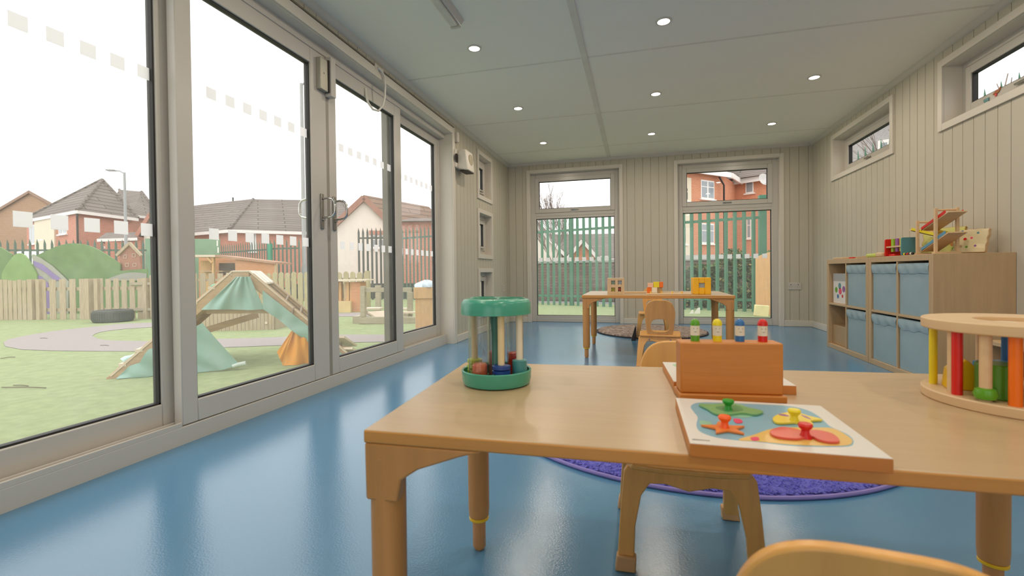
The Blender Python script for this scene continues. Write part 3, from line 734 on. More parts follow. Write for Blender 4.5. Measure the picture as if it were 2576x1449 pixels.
# knob puzzle of the sea
ZB = NT + .017
def blob(pts, n=6):     # closed Catmull-Rom through pts
    out = []; k = len(pts)
    for i in range(k):
        p0, p1, p2, p3 = (pts[(i + j - 1) % k] for j in range(4))
        for q in range(n):
            t = q / n
            out.append(tuple(.5 * ((2 * p1[a]) + (-p0[a] + p2[a]) * t + (2 * p0[a] - 5 * p1[a] + 4 * p2[a] - p3[a]) * t * t + (-p0[a] + 3 * p1[a] - 3 * p2[a] + p3[a]) * t ** 3) for a in (0, 1)))
    return out
_c = [gz(a, c, ZB) for a, c in ((1740, 1112.6), (2217, 1148.6), (2063, 1022.5), (1715, 1003))]; _m = sum(_c, Vector()) / 4; print('BOARD', [tuple(round(q, 3) for q in p) for p in _c])
BA = (_m.x, _m.y); BR = math.atan2(_c[1].y + _c[2].y - _c[0].y - _c[3].y, _c[1].x + _c[2].x - _c[0].x - _c[3].x); BM = Matrix.Translation((BA[0], BA[1], NT)) @ Matrix.Rotation(BR, 4, 'Z')
r = thing('puzzle_board', 'square knob puzzle with a printed sea scene, at the front of the near table', 'puzzle', (BA[0], BA[1], NT), BR)
hs = .108
b = MB(); b.box((-hs, -hs, 0), (hs, hs, .0165)); b.build('board', m_toyd, r, bevel=.001)
b = MB(); b.box((-hs + .0004, -hs + .0004, .0165), (hs - .0004, hs - .0004, .017)); b.build('white_top', plastic('puzzle_white', (222, 216, 208), .3), r)
def pxl(px, py): 
    p = BM.inverted() @ gz(px, py, ZB); return (p.x, p.y)
SEA = [(1738, 1022), (1760, 1013), (1830, 1014), (1920, 1018), (1985, 1022), (2030, 1032), (2060, 1048), (2080, 1066), (2092, 1075), (2135, 1095), (2147, 1115), (2120, 1124), (2000, 1122), (1900, 1111), (1850, 1107), (1800, 1100), (1762, 1086), (1752, 1070), (1755, 1050), (1745, 1036)]
S = blob([pxl(*p) for p in SEA]); b = MB(); b.prism(S, .017, .0173); b.build('sea_print', plastic('sea_blue', (126, 174, 192), .3), r)
SAND = [(1858, 1107), (1895, 1095), (1940, 1080), (1985, 1076), (2035, 1077), (2092, 1078), (2130, 1096), (2144, 1112), (2120, 1122), (2000, 1120), (1905, 1111)]
b = MB(); b.prism(blob([pxl(*p) for p in SAND]), .0173, .0176); b.build('sand_print', plastic('sand_yellow', (226, 184, 96), .3), r)
for P_, c_ in (([(1770, 1020), (1850, 1016), (1880, 1026), (1900, 1042), (1870, 1052), (1800, 1040)], (140, 190, 160)), ([(1760, 1060), (1785, 1062), (1790, 1072), (1768, 1074)], (140, 190, 160))):
    b = MB(); b.prism(blob([pxl(*p) for p in P_]), .0174, .0177); b.build('seaweed_print', plastic('weed_green', c_, .3), r)
b = MB(); b.prism(blob([pxl(*p) for p in [(1845, 1055), (1862, 1056), (1868, 1064), (1852, 1066)]]), .0177, .018); b.build('small_fish_print', P_PINK, r)
b = MB(); b.prism(blob([pxl(*p) for p in [(1888, 1103), (1905, 1101), (1910, 1108), (1895, 1110)]]), .0177, .018); b.build('shell_print', P_PINK, r)
b = MB(); b.prism([pxl(*p) for p in [(1741, 1107), (1742, 1104), (1786, 1108), (1786, 1110)]], .017, .0173); b.build('edge_lettering', plastic('grey_print', (150, 146, 140)), r)
def knob(parent, x, y, col, h=.019):
    b = MB(); b.lathe([(.0075, 0), (.007, .002), (.0048, .006), (.0046, h * .55), (.0075, h * .70), (.0085, h * .86), (.0070, h * .98), (0, h)], 24, (x, y, 0)); b.build('knob', col, parent)
def piece(nm, lab, pts, base, col, kc, smooth=True, extra=()):
    ctr = gz(base[0], base[1], ZB)
    p = thing(nm, lab, 'puzzle piece', (ctr.x, ctr.y, ZB + .0008))
    Q = [(gz(a, c, ZB) - ctr) for a, c in pts]; Q = [(q.x, q.y) for q in Q]
    b = MB(); b.prism(blob(Q, 4) if smooth else Q, 0, .003); b.build('body', col, p, bevel=.0004)
    for pts2, c2 in extra:
        Q = [(gz(a, c, ZB) - ctr) for a, c in pts2]; b = MB(); b.prism(blob([(q.x, q.y) for q in Q], 4), .003, .0033); b.build('marking', c2, p)
    knob(p, 0, 0, kc); return p
piece('turtle_piece', 'green turtle puzzle piece with a green knob, at the back left of the sea board', [(1758, 1022), (1790, 1022), (1835, 1020), (1880, 1030), (1920, 1040), (1900, 1048), (1868, 1044), (1830, 1048), (1800, 1046), (1780, 1034)], (1832, 1037), plastic('turtle_green', (120, 170, 110)), plastic('knob_green', (40, 150, 40)),
      extra=(([(1800, 1030), (1850, 1026), (1870, 1038), (1830, 1042)], plastic('turtle_shell', (88, 150, 100))),))
st = []
for k in range(10):
    a = R_(90 + 36 * k); q = .030 if k % 2 == 0 else .0135; st.append((q * math.cos(a) * 1.0, q * math.sin(a) * .9))
ctr = gz(1829, 1082, ZB); p = thing('starfish_piece', 'orange starfish puzzle piece with an orange knob, front left of the sea board', 'puzzle piece', (ctr.x - .003, ctr.y, ZB + .0008), R_(8))
b = MB(); b.prism(st, 0, .003); b.build('body', plastic('star_orange', (232, 128, 56)), p, bevel=.0004); knob(p, 0, 0, plastic('knob_orange', (250, 96, 20)))
piece('fish_piece', 'yellow fish puzzle piece with a yellow knob, back right of the sea board', [(1945, 1056), (1965, 1046), (2000, 1042), (2035, 1052), (2060, 1058), (2068, 1062), (2040, 1064), (2045, 1074), (2010, 1068), (1965, 1070), (1948, 1066)], (1998, 1064), plastic('fish_yellow', (236, 206, 70)), P_YEL,
      extra=(([(1958, 1048), (1978, 1050), (1985, 1054), (1965, 1052)], P_PUR), ([(2015, 1050), (2032, 1056), (2040, 1062), (2024, 1056)], P_PUR)))
piece('crab_piece', 'red crab puzzle piece with a red knob, front right of the sea board', [(1940, 1088), (1968, 1080), (2000, 1085), (2022, 1090), (2055, 1088), (2095, 1098), (2112, 1116), (2085, 1118), (2058, 1112), (2040, 1104), (2005, 1110), (1960, 1106), (1940, 1098)], (2026, 1103), plastic('crab_red', (220, 92, 76)), P_RED)
# second puzzle behind the peg box
r = thing('puzzle_board', 'white knob puzzle with a green shape, half hidden behind the brown peg box', 'puzzle', (.170, 1.058, NT), R_(3))
b = MB(); b.box((-.108, -.1, 0), (.108, .1, .0165)); b.build('board', m_toyd, r, bevel=.001)
b = MB(); b.box((-.1076, -.0996, .0165), (.1076, .0996, .017)); b.build('white_top', plastic('puzzle_white2', (222, 216, 208), .3), r)
b = MB(); b.prism(blob([(-.085, .075), (-.05, .085), (.05, .08), (.08, .05), (.07, -.06), (0, -.08), (-.06, -.07), (-.075, -.02), (-.06, .02), (-.085, .05)]), .017, .0174); b.build('green_print', plastic('pale_green', (164, 200, 160)), r)
b = MB(); b.prism(blob([(-.06, .06), (-.02, .07), (.0, .05), (-.04, .04)]), .0174, .0177); b.build('pink_print', plastic('pale_pink', (226, 170, 150)), r)

# round cage toy
CCX, CCY, CRr = .632, .985, .132
r = thing('rod_cage_drum', 'round wooden cage toy with coloured rods at the right end of the near table', 'toy', (CCX, CCY, NT))
b = MB(); b.lathe([(CRr - .002, 0), (CRr, .002), (CRr, .015), (CRr - .002, .017), (0, .017)], 64); b.build('base_disc', m_toyw, r)
ho = []; b = MB()
b.ring(circ(CRr, 64), circ(.062, 64), .124, .142); b.build('top_ring', m_toyw, r, bevel=.002)
b = MB(); b.lathe([(0, .128), (.063, .128), (.063, .134), (0, .134)], 40); tp = b.build('top_insert', m_toyw, r)
for k in range(5):
    a = k * 1.257 + .4; b = MB(); b.lathe([(0, .1341), (.016, .1341), (.0165, .1346), (0, .1348)], 24, (.038 * math.cos(a), .038 * math.sin(a), 0)); b.build('inset_disc', [m_toyd, P_WHITE, m_toyd, P_TEAL, m_toyd][k], tp)
def ring_angle(px, front):
    best = None
    for i in range(720):
        a = i * math.pi / 360; p = Vector((CCX + .114 * math.cos(a), CCY + .114 * math.sin(a), NT + .07)); v = p - CAM
        x = 1288 + FPX * v.dot(CR) / v.dot(CF); d = v.dot(CF); c = (Vector((CCX, CCY, 0)) - CAM).dot(CF)
        if (d < c) == front:
            e = abs(x - px)
            if best is None or e < best[0]: best = (e, a)
    return best[1]
RODS = [(2336, False, P_YEL, .0062), (2361, True, m_toyw, .0075), (2398, False, P_PUR, .0062), (2408, True, P_RED, .0075), (2480, True, m_toyw, .0080), (2465, False, m_toyw, .0060), (2530, False, P_BLUE, .0065), (2555, True, P_ORG, .0082), (2640, True, P_YEL, .0075), (2720, True, P_GREEN, .0075), (2780, False, P_RED, .007), (2600, False, m_toyw, .0065), (2690, False, P_PUR, .0065)]
for px_, fr_, c_, q in RODS:
    a = ring_angle(px_, fr_); x, y = .114 * math.cos(a), .114 * math.sin(a)
    b = MB(); b.cyl((x, y, .016), (x, y, .125), q, n=18); b.build('rod', c_, r)
    if px_ == 2480:
        b = MB(); b.lathe([(.006, .018), (.013, .021), (.0155, .028), (.013, .036), (.006, .039)], 24, (x, y, 0)); b.build('bead', P_GREEN, r)
def block(lab, mesh, m, px, py, z=NT + .017, rot=(0, 0, 0), pos=None):
    p = pos
    o = mesh.build('wooden_block', m, bevel=.002); o.location = p; o.rotation_euler = rot
    tag(o, lab, 'block', 'blocks inside the cage toy')
zb = NT + .0172
b = MB(); b.cyl((0, 0, 0), (0, 0, .056), .027, n=28); block('green painted cylinder block standing inside the cage toy', b, P_GREEN, 0, 0, pos=(.572, .947, zb))
b = MB(); b.prism([(-.026, 0), (.026, 0), (.024, .03), (.0, .054), (-.022, .034)], -.018, .018, XZ); block('yellow painted faceted block lying inside the cage toy', b, plastic('block_yellow', (232, 184, 20)), 0, 0, pos=(.558, 1.004, zb), rot=(0, 0, R_(-15)))
b = MB(); b.box((-.026, -.02, 0), (.026, .02, .045)); block('blue painted block at the back inside the cage toy', b, plastic('block_blue', (60, 140, 190)), 0, 0, pos=(.622, 1.03, zb), rot=(0, 0, R_(20)))
b = MB(); b.box((-.022, -.014, 0), (.022, .014, .044)); block('purple painted block inside the cage toy, behind the orange rod', b, plastic('block_purple', (186, 120, 190)), 0, 0, pos=(.672, .995, zb), rot=(0, 0, R_(30)))
b = MB(); b.cyl((0, 0, 0), (0, 0, .038), .02, n=24); block('orange-red painted cylinder at the right inside the cage toy', b, plastic('block_red', (224, 80, 20)), 0, 0, pos=(.665, .925, zb))

# ================================================================ TOYS ON THE FAR TABLE
r = thing('shape_cube', 'pale wooden shape sorting cube with four cut-outs at the left of the far table', 'toy', (-.165, 3.88, FT), R_(3))
def holed(b, s, holes, t):   # front face at -y with square cut-outs, solid round them
    us = sorted({-s, s} | {h[0] for h in holes} | {h[1] for h in holes}); 
    for a, c in zip(us[:-1], us[1:]):
        z = 0
        for za, zb_ in sorted([(h[2], h[3]) for h in holes if h[0] <= a + 1e-6 and h[1] >= c - 1e-6]):
            b.box((a, -s, z), (c, -s + t, za)); z = zb_
        b.box((a, -s, z), (c, -s + t, 2 * s))
s = .066; b = MB(); holed(b, s, [(-.036, -.006, .082, .112), (.016, .046, .082, .112), (-.036, -.006, .026, .056), (.018, .040, .026, .060)], .01)
b.box((-s, -s + .01, 0), (-s + .01, s, 2 * s)); b.box((s - .01, -s + .01, 0), (s, s, 2 * s)); b.box((-s + .01, -s + .01, 0), (s - .01, s, .01)); b.box((-s + .01, -s + .01, 2 * s - .01), (s - .01, s, 2 * s)); b.box((-s + .01, s - .01, .01), (s - .01, s, 2 * s - .01))
b.build('cube_shell', m_toyw, r, bevel=.001)
for (x, z, c_, k) in ((-.021, .097, plastic('sage', (120, 140, 120)), 24), (.031, .097, plastic('grey_blue', (150, 158, 160)), 24), (-.021, .041, plastic('olive', (150, 140, 40)), 24), (.029, .043, plastic('maroon', (150, 60, 30)), 4)):
    b = MB(); b.cyl((x, -s + .008, z), (x, -s + .014, z), .016, n=k); b.build('shape_lining', c_, r)
r = thing('yellow_cube', 'bright yellow cube with a square window at the right of the far table', 'toy', (.486, 3.93, FT), R_(1))
s = .065; b = MB(); holed(b, s, [(-.022, .020, .052, .088)], .012); b.box((-s, -s + .012, 0), (-s + .012, s, 2 * s)); b.box((s - .012, -s + .012, 0), (s, s, 2 * s)); b.box((-s + .012, -s + .012, 2 * s - .012), (s - .012, s, 2 * s)); b.box((-s + .012, -s + .012, 0), (s - .012, s, .012))
b.build('cube_shell', plastic('amber_paint', (244, 182, 8)), r, bevel=.004); b = MB(); b.box((-.03, -s + .013, .045), (.03, -s + .018, .095)); b.build('mirror_panel', plastic('mirror_grey', (160, 168, 164), .2), r)
r = thing('peg_tray', 'flat pale wooden peg tray lying at the middle of the far table', 'tray', (.236, 3.86, FT))
b = MB(); b.box((-.165, -.07, 0), (.165, .07, .010)); b.build('tray', m_toyw, r, bevel=.003)
for k, x in enumerate((-.13, -.05, .03, .1)):
    b = MB(); b.lathe([(.008, .01), (.006, .016), (.009, .022), (0, .026)], 16, (x, -.035, 0)); b.build('peg', plastic('peg_gold', (240, 190, 90)), r)
for k, (x, y, z, w_, h_, c_, nm) in enumerate(((.135, 3.90, .0, .040, .044, P_WHITE, 'cream'), (.095, 3.905, .0, .034, .044, P_ORG, 'orange'), (.105, 3.90, .0445, .042, .036, plastic('block_peach', (240, 190, 160)), 'peach'), (.150, 3.90, .0445, .044, .044, P_YEL, 'yellow'), (.188, 3.90, .0445, .028, .044, P_ORG, 'second orange'), (.178, 3.915, .0, .036, .044, plastic('block_tan', (180, 150, 100)), 'tan'))):
    b = MB(); b.box((-w_ / 2, -.018, 0), (w_ / 2, .018, h_)); o = b.build('toy_block', c_, bevel=.002); o.location = (x, y, FT + .0102 + z)
    tag(o, '%s block %s on the peg tray of the far table' % (nm, 'stacked on top' if z else 'in the bottom row'), 'block', 'small blocks on the far table')
b = MB(); b.box((-.12, -.04, 0), (.12, .04, .009)); o = b.build('flat_board', m_toyw, bevel=.002); o.location = (-.005, 4.12, FT); tag(o, 'thin pale board lying behind the shape cube on the far table', 'board')

# ================================================================ TOYS ON THE STORAGE UNITS
ZT = .7705
def onx(px, py, x): return gx(px, py, x)
r = thing('ramp_racer', 'wooden ball run with red, yellow and blue zigzag ramps standing on the nearer storage unit', 'toy', (1.70, 3.30, ZT))
for (y, h_, w_) in ((0.0, .268, .016), (.185, .215, .014)):
    for x in (0, .105):
        b = MB(); b.box((x - .007, y - w_ / 2, 0), (x + .007, y + w_ / 2, h_)); b.build('post', m_toyw, r, bevel=.001)
    b = MB(); b.cyl((0, y, h_ - .012), (.105, y, h_ - .012), .006, n=12); b.build('crossbar', m_toyw, r)
for (ya, za, yb, zb_, c_) in ((-.10, .235, .16, .150, P_RED), (.30, .165, .0, .100, P_YEL), (-.10, .118, .16, .022, plastic('ramp_blue', (90, 150, 180)))):
    b = MB(); b.bar((.0525, ya, za), (.0525, yb, zb_), .09, .007, (0, 0, 1)); rp = b.build('ramp', m_toyw, r, bevel=.001)
    for x in (.010, .095):
        b = MB(); b.bar((x, ya + (.03 if ya < yb else -.03), za + .002), (x, yb, zb_ + .009), .005, .020, (0, 0, 1)); b.build('ramp_side', c_, rp)
b = MB(); b.box((-.012, .17, 0), (.117, .20, .012)); b.box((-.012, -.015, 0), (.117, .015, .012)); b.build('foot', m_toyw, r, bevel=.001)
r = thing('hammer_bench', 'pounding bench toy with a red end panel, a teal end panel and coloured pegs', 'toy', (1.715, 3.60, ZT), R_(2))
b = MB(); b.prism(rrect(-.05, 0, .05, .118, .01), -.006, .006, XZ); b.build('teal_panel', P_TEAL, r, bevel=.001)
b = MB(); b.prism(rrect(-.05, 0, .05, .118, .01), -.196, -.184, XZ); b.build('red_panel', P_RED, r, bevel=.001)
b = MB(); b.box((-.045, .005, .058), (.045, .186, .068)); b.build('plank', m_toyw, r, bevel=.001)
for k, (y, c_) in enumerate(((.15, plastic('peg_green', (150, 190, 40))), (.10, P_PUR), (.05, P_YEL))):
    b = MB(); b.cyl((-.02, y, .03), (-.02, y, .118), .011, n=18); b.build('peg', c_, r)
r = thing('caterpillar', 'little bead caterpillar with dark, red and yellow beads at the unit edge', 'toy', (1.66, 3.50, ZT), R_(80))
for k, c_ in enumerate((m_dark, P_WHITE, m_dark, P_RED, P_RED, m_dark, P_RED, m_dark, P_YEL, P_YEL)):
    b = MB(); q = .0085; b.lathe([(0, 0), (q * .8, q * .35), (q, q), (q * .8, q * 1.65), (0, 2 * q)], 14, (-.075 + k * .0155, .004 * math.sin(k), 0)); b.build('bead', c_, r)
r = thing('rolled_tray', 'flat green and wood-ended tray toy at the far end of the nearer unit', 'toy', (1.70, 3.945, ZT), R_(90))
b = MB(); b.box((-.06, -.06, 0), (.08, .06, .026)); b.build('body', plastic('lime_toy', (196, 206, 90)), r, bevel=.008)
b = MB(); b.box((-.14, -.058, 0), (-.06, .058, .030)); b.build('wood_end', m_toyw, r, bevel=.008)
for i, (c_, nm, x, y, z) in enumerate(((P_RED, 'red', 1.70, 3.73, 0), (P_BLUE, 'blue', 1.80, 3.93, 0), (P_RED, 'scarlet', 1.82, 3.86, 0))):
    b = MB(); b.box((-.03, -.035, 0), (.03, .035, .014 + .02 * (i > 0))); o = b.build('small_block', c_, bevel=.003); o.location = (x, y, ZT + z); tag(o, 'small %s painted block beside the green tray toy on the storage unit' % nm, 'block', 'small blocks on the storage unit')
b = MB(); b.box((-.05, -.06, 0), (.05, .06, .062)); o = b.build('white_box', P_WHITE, bevel=.002); o.location = (1.86, 3.83, ZT); tag(o, 'little white box behind the red panel on the nearer storage unit', 'box')
def leaning(nm, lab, x, y, w_, h_, ang, rz, m, me, prints):
    r = thing(nm, lab, 'board', (x, y, ZT + .006)); r.rotation_euler = (0, R_(ang), rz)
    P = []
    for k in range(17): P.append((-w_ / 2 + w_ * k / 16, 0))
    for k in range(17): P.append((w_ / 2 + .004 * math.sin(k * 1.2), h_ * k / 16))
    for k in range(17): P.append((w_ / 2 - w_ * k / 16, h_ + .0015 * math.sin(k * 1.2)))
    for k in range(1, 16): P.append((-w_ / 2 + .002 * math.sin(k * 1.2), h_ - h_ * k / 16))
    b = MB(); b.prism([(a, max(0, c)) for a, c in P], 0, .024, YZ); b.build('board', me, r)
    b = MB(); b.prism([(a * .97, max(.002, c * .985)) for a, c in P], -.001, .0, YZ); b.build('picture_face', m, r)
    for (yy, zz, q, c_) in prints:
        b = MB(); b.cyl((-.0022, yy, zz), (-.001, yy, zz), q, n=16); b.build('printed_picture', c_, r)
leaning('picture_board', 'yellow-green wavy-edged picture board leaning on the wall behind the ball run', 1.865, 3.56, .21, .170, 12, R_(40), plastic('chartreuse_print', (206, 204, 110)), wood('ochre_edge', (186, 150, 60)), ((.03, .05, .03, plastic('grey_print2', (170, 168, 160))), (-.05, .06, .012, m_toyd), (-.06, .03, .012, P_GREEN), (.05, .13, .02, plastic('cream_print', (230, 230, 190)))))
leaning('picture_board', 'cream wavy-edged picture board with a red dot, leaning nearest the unit edge', 1.87, 3.33, .155, .145, 20, R_(34), plastic('cream_face', (222, 206, 164)), m_toyw, ((.025, .085, .008, P_RED), (-.005, .09, .006, P_PINK), (-.03, .12, .006, P_TEAL), (.04, .04, .008, m_oak), (.01, .035, .006, P_GREEN), (-.03, .04, .006, P_PUR)))
for i, (px_, w_, x, lab) in enumerate(((2110, .20, 1.74, 'thin pale tray lying at the left end of the further unit'), (2150, .16, 1.80, 'thin brown board lying near the join of the two units'))):
    b = MB(); b.box((-.10, -w_ / 2, 0), (.10, w_ / 2, .014)); o = b.build('flat_tray', m_toyw if i == 0 else m_oakd, bevel=.003); o.location = (x, 4.52 - i * .30, ZT); tag(o, lab, 'tray')
b = MB(); b.cyl((0, 0, 0), (0, 0, .012), .022, n=20); o = b.build('red_disc', P_RED); o.location = (1.70, 4.40, ZT); tag(o, 'small red disc between the flat boards on the further unit', 'disc')
# magnets on the near high window
r = thing('hen_magnet', 'small brown and red hen shaped magnet on the near high window frame', 'magnet'); 
HENP = [(0, 0), (.012, .006), (.024, .001), (.036, .010), (.044, .022), (.036, .022), (.030, .014), (.020, .018), (.008, .014), (-.006, .006)]
r.matrix_world = Matrix.Translation((XR + .090, 3.52, 1.735)) @ Matrix.Rotation(R_(180), 4, 'Z')
b = MB(); b.prism(blob([(a * 1.3, c * 1.4) for a, c in HENP], 4), 0, .003, YZ); b.build('body', plastic('hen_brown', (168, 96, 30)), r)
b = MB(); b.prism([(.008, -.012), (.022, -.012), (.024, .004), (.008, .006)], .0005, .0025, YZ); b.build('feet', P_RED, r)
b = MB(); b.box((0, -.022, 0), (.003, .022, .016)); b.box((0, -.022, -.014), (.003, .015, -.002)); o = b.build('fish_magnet', P_TEAL); o.location = (XR + .087, 3.585, 1.722); tag(o, 'small blue and green magnet beside the hen on the high window frame', 'magnet')

# ================================================================ OUTDOORS
ZG = -.10
m_turf = mat('artificial_turf', (152, 164, 122), .95, .1, var=.10, scale=14, bump=.4, bscale=240)
m_path = mat('grey_rubber_path', (160, 152, 150), .95, .1, var=.06, scale=30)
m_tarmac = mat('tarmac', (150, 148, 146), .95, .1, var=.08, scale=6)
m_fence = mat('weathered_fence_wood', (184, 168, 144), .8, .2, 0, .12, 2.5, .1, 8, stretch=(14, 2, 1))
m_fencey = mat('mossy_fence_wood', (180, 170, 136), .8, .2, 0, .12, 2.5, .1, 8, stretch=(14, 2, 1))
m_pine = mat('new_pine_boards', (214, 176, 128), .7, .2, 0, .08, 2, .05, 8, stretch=(16, 3, 1))
m_grn = mat('green_galvanised_paint', (74, 124, 100), .5, .4, var=.06, scale=3)
m_grnd = mat('dull_palisade_paint', (92, 112, 100), .6, .3, var=.1, scale=3)
m_panel = mat('green_board_paint', (128, 158, 130), .7, .3, var=.07, scale=3)
m_hill = mat('hill_green_paint', (118, 146, 100), .8, .2, var=.10, scale=4)
m_hilll = mat('light_hill_paint', (140, 170, 112), .8, .2, var=.08, scale=4)
m_tile = brick_mat('roof_tiles', (116, 106, 100), (128, 117, 110), (78, 72, 68), 2.8, .30, .9, .03, .5)
m_tile2 = brick_mat('brown_roof_tiles', (134, 108, 92), (146, 118, 100), (100, 82, 72), 2.8, .30, .9, .03, .5)
m_brick = brick_mat('orange_brick', (208, 128, 94), (216, 140, 104), (200, 160, 130))
m_brickp = brick_mat('pink_brick', (196, 118, 92), (206, 130, 104), (186, 152, 134))
m_brickb = brick_mat('brown_brick', (160, 122, 92), (170, 132, 100), (170, 146, 122))
m_brickd = brick_mat('dark_old_brick', (112, 92, 84), (134, 106, 94), (96, 88, 82), .22, .075)
m_render = mat('white_render', (236, 228, 214), .8, .2, var=.02, scale=2)
m_cream = mat('cream_render', (224, 214, 190), .8, .2, var=.02, scale=2)
m_fascia = mat('white_fascia', (238, 234, 228), .5, .3, var=.01)
m_pane = mat('house_window_pane', (150, 158, 162), .1, .6, var=.05, scale=3)
m_pole = mat('lamp_post_grey', (158, 160, 160), .5, .4, var=.04)
m_bark = mat('bare_branches', (140, 126, 118), .9, .1, var=.1)

b = MB(); b.box((-60, -12, ZG - .2), (20, 60, ZG - .02)); tag(b.build('street_ground', m_tarmac, kind='structure'), 'grey tarmac ground beyond the garden fences', 'ground', kind='structure')
b = MB(); T = [(-1.93, -6), (-1.93, 6.46), (2.20, 6.46), (2.20, -4), (4.2, -4), (4.2, 10.2), (-1, 11.5), (-9, 13.6), (-13.5, 11.0), (-18, 8.6), (-18, -6)]
b.prism(T[::-1] if sum((T[i][0] * T[(i + 1) % len(T)][1] - T[(i + 1) % len(T)][0] * T[i][1]) for i in range(len(T))) < 0 else T, ZG - .03, ZG); o = b.build('playground_turf', m_turf); o['kind'] = 'structure'; o['label'] = 'pale green artificial turf of the playground'
OUT = [(965, 861), (870, 862), (718, 869), (530, 876), (402, 884), (331, 884.5), (221, 884), (132, 882.7), (55, 880), (13, 872), (9, 861), (22, 854), (66, 844.5), (132, 833.5), (221, 823.5), (309, 814.7), (402, 811.4), (520, 808), (700, 797), (850, 788), (900, 787)]
INN = [(965, 842.5), (870, 842.5), (718, 848), (530, 854), (402, 858.9), (350, 858.4), (309, 857.8), (275, 856.5), (254, 854.5), (240, 850), (232, 845.6), (240, 840), (254, 835.7), (280, 831.5), (309, 828.4), (350, 825.5), (402, 822.4), (520, 817), (700, 806), (850, 797), (900, 796)]
OUT = [(1120, 861)] + OUT + [(985, 786)]; INN = [(1120, 842)] + INN + [(985, 795)]
b = MB(); A = [gz(*p, ZG) for p in OUT]; B_ = [gz(*p, ZG) for p in INN]; n = len(A)
b.add([(p.x, p.y, ZG + .004) for p in A + B_], [(i, i + 1, n + i + 1, n + i) for i in range(n - 1)]); o = b.build('rubber_path', m_path, smooth=False); o['kind'] = 'structure'; o['label'] = 'grey rubber path curving over the turf'
for k, (px, py, L_m, a) in enumerate(((60, 975, .35, 10), (52, 970, .14, 4), (263, 869, .12, 5), (20, 900, .10, 60), (110, 851, .12, 5))):
    p = gz(px, py, ZG + .006); d = Vector((math.cos(R_(a)), math.sin(R_(a)), 0)) * L_m / 2
    b = MB(); b.tube([p - d, p + d * .2 + Vector((0, 0, .004)), p + d], .003, 5)
    tag(b.build('twig', mat('twig_brown', (96, 80, 64), .9)), 'thin dark twig lying on the turf outside, %s' % ('longest one, nearest the left door', 'short one just above the longest', 'on the grey path near its middle', 'at the left edge of the view', 'on the left bend of the path')[k], 'twig', 'twigs on the turf')

# ---- picket fence along the left, with its gate
def isect(px, P, Q):    # point on plan line PQ seen in pixel column px
    d = ray(px, 700); n = Vector((-d.y, d.x)); P2, Q2 = Vector(P), Vector(Q); t = -(P2.dot(n)) / ((Q2 - P2).dot(n)); return P2 + (Q2 - P2) * t
FP, FQ = (-11.67, 6.05), (-8.63, 6.73)
def pickets(nm, lab, px0, px1, wd, gap, z1, m, rails=True, top='flat', back=False, group=None, P=FP, Q=FQ, z0=ZG):
    a, c = isect(px0, P, Q), isect(px1, P, Q); d = (c - a); Lh = d.length; d.normalize(); nrm = Vector((d.y, -d.x))
    r = thing(nm, lab, 'fence', (0, 0, 0), 0, group); b = MB(); x = 0; rnd = random.Random(int(px0))
    while x < Lh - wd * .5:
        p = a + d * x; q = a + d * min(Lh, x + wd); hh = z1 + rnd.uniform(-.015, .015)
        o1 = nrm * .012
        if top == 'round':
            P_ = [(0, z0), (wd, z0), (wd, hh - .05), (wd * .8, hh - .015), (wd * .5, hh), (wd * .2, hh - .015), (0, hh - .05)]
            vs = [(p.x + d.x * u + o1.x * s_, p.y + d.y * u + o1.y * s_, z) for s_ in (0, 1.6) for u, z in P_]
            b.add(vs, [tuple(range(7)), tuple(range(13, 6, -1))] + [(i, (i + 1) % 7, 7 + (i + 1) % 7, 7 + i) for i in range(7)])
        else: b.hexa([(p.x, p.y, z0), (q.x, q.y, z0), (q.x + o1.x, q.y + o1.y, z0), (p.x + o1.x, p.y + o1.y, z0), (p.x, p.y, hh), (q.x, q.y, hh), (q.x + o1.x, q.y + o1.y, hh), (p.x + o1.x, p.y + o1.y, hh)])
        x += wd + gap
    b.build('pickets', m, r, smooth=False)
    if back:
        b = MB(); x = wd * .5 + gap * .5
        while x < Lh - wd:
            p = a + d * x - nrm * .05; q = a + d * (x + wd * .8) - nrm * .05
            b.hexa([(p.x, p.y, z0), (q.x, q.y, z0), (q.x - nrm.x * .012, q.y - nrm.y * .012, z0), (p.x - nrm.x * .012, p.y - nrm.y * .012, z0), (p.x, p.y, z1 - .02), (q.x, q.y, z1 - .02), (q.x - nrm.x * .012, q.y - nrm.y * .012, z1 - .02), (p.x - nrm.x * .012, p.y - nrm.y * .012, z1 - .02)])
            x += wd + gap
        b.build('rear_pickets', m, r, smooth=False)
    for z in (z0 + .18, z1 - .18):
        b = MB(); b.bar((a.x - nrm.x * .03, a.y - nrm.y * .03, z), (c.x - nrm.x * .03, c.y - nrm.y * .03, z), .035, .06); b.build('rail', m, r)
    for p in (a, c):
        b = MB(); b.box((p.x - .045, p.y - .045, z0), (p.x + .045, p.y + .045, z1 + .01)); b.build('post', m, r)
    return r
PT = .655
pickets('picket_fence', 'close-boarded weathered picket fence at the far left of the playground', -420, 82, .075, .018, PT, m_fence)
pickets('picket_fence', 'hit-and-miss weathered picket fence between the close boards and the gate', 100, 224, .12, .075, PT, m_fence, back=False)
g = pickets('picket_gate', 'weathered wooden picket gate just left of the door post', 246, 368, .10, .055, PT, m_fence); g['category'] = 'gate'
a, c = isect(330, FP, FQ), isect(384, FP, FQ)
for z in (.56, .08):
    b = MB(); b.bar((a.x, a.y - .03, z), (c.x, c.y - .03, z), .02, .05); b.build('hinge_strap', mat('hinge_wood', (170, 160, 140), .7), g)
p = isect(395, FP, FQ); b = MB(); b.box((p.x - .11, p.y - .06, ZG), (p.x + .13, p.y + .06, PT + .06)); tag(b.build('gate_post', m_fence, bevel=.01), 'wide weathered gate post at the right of the picket gate', 'post')
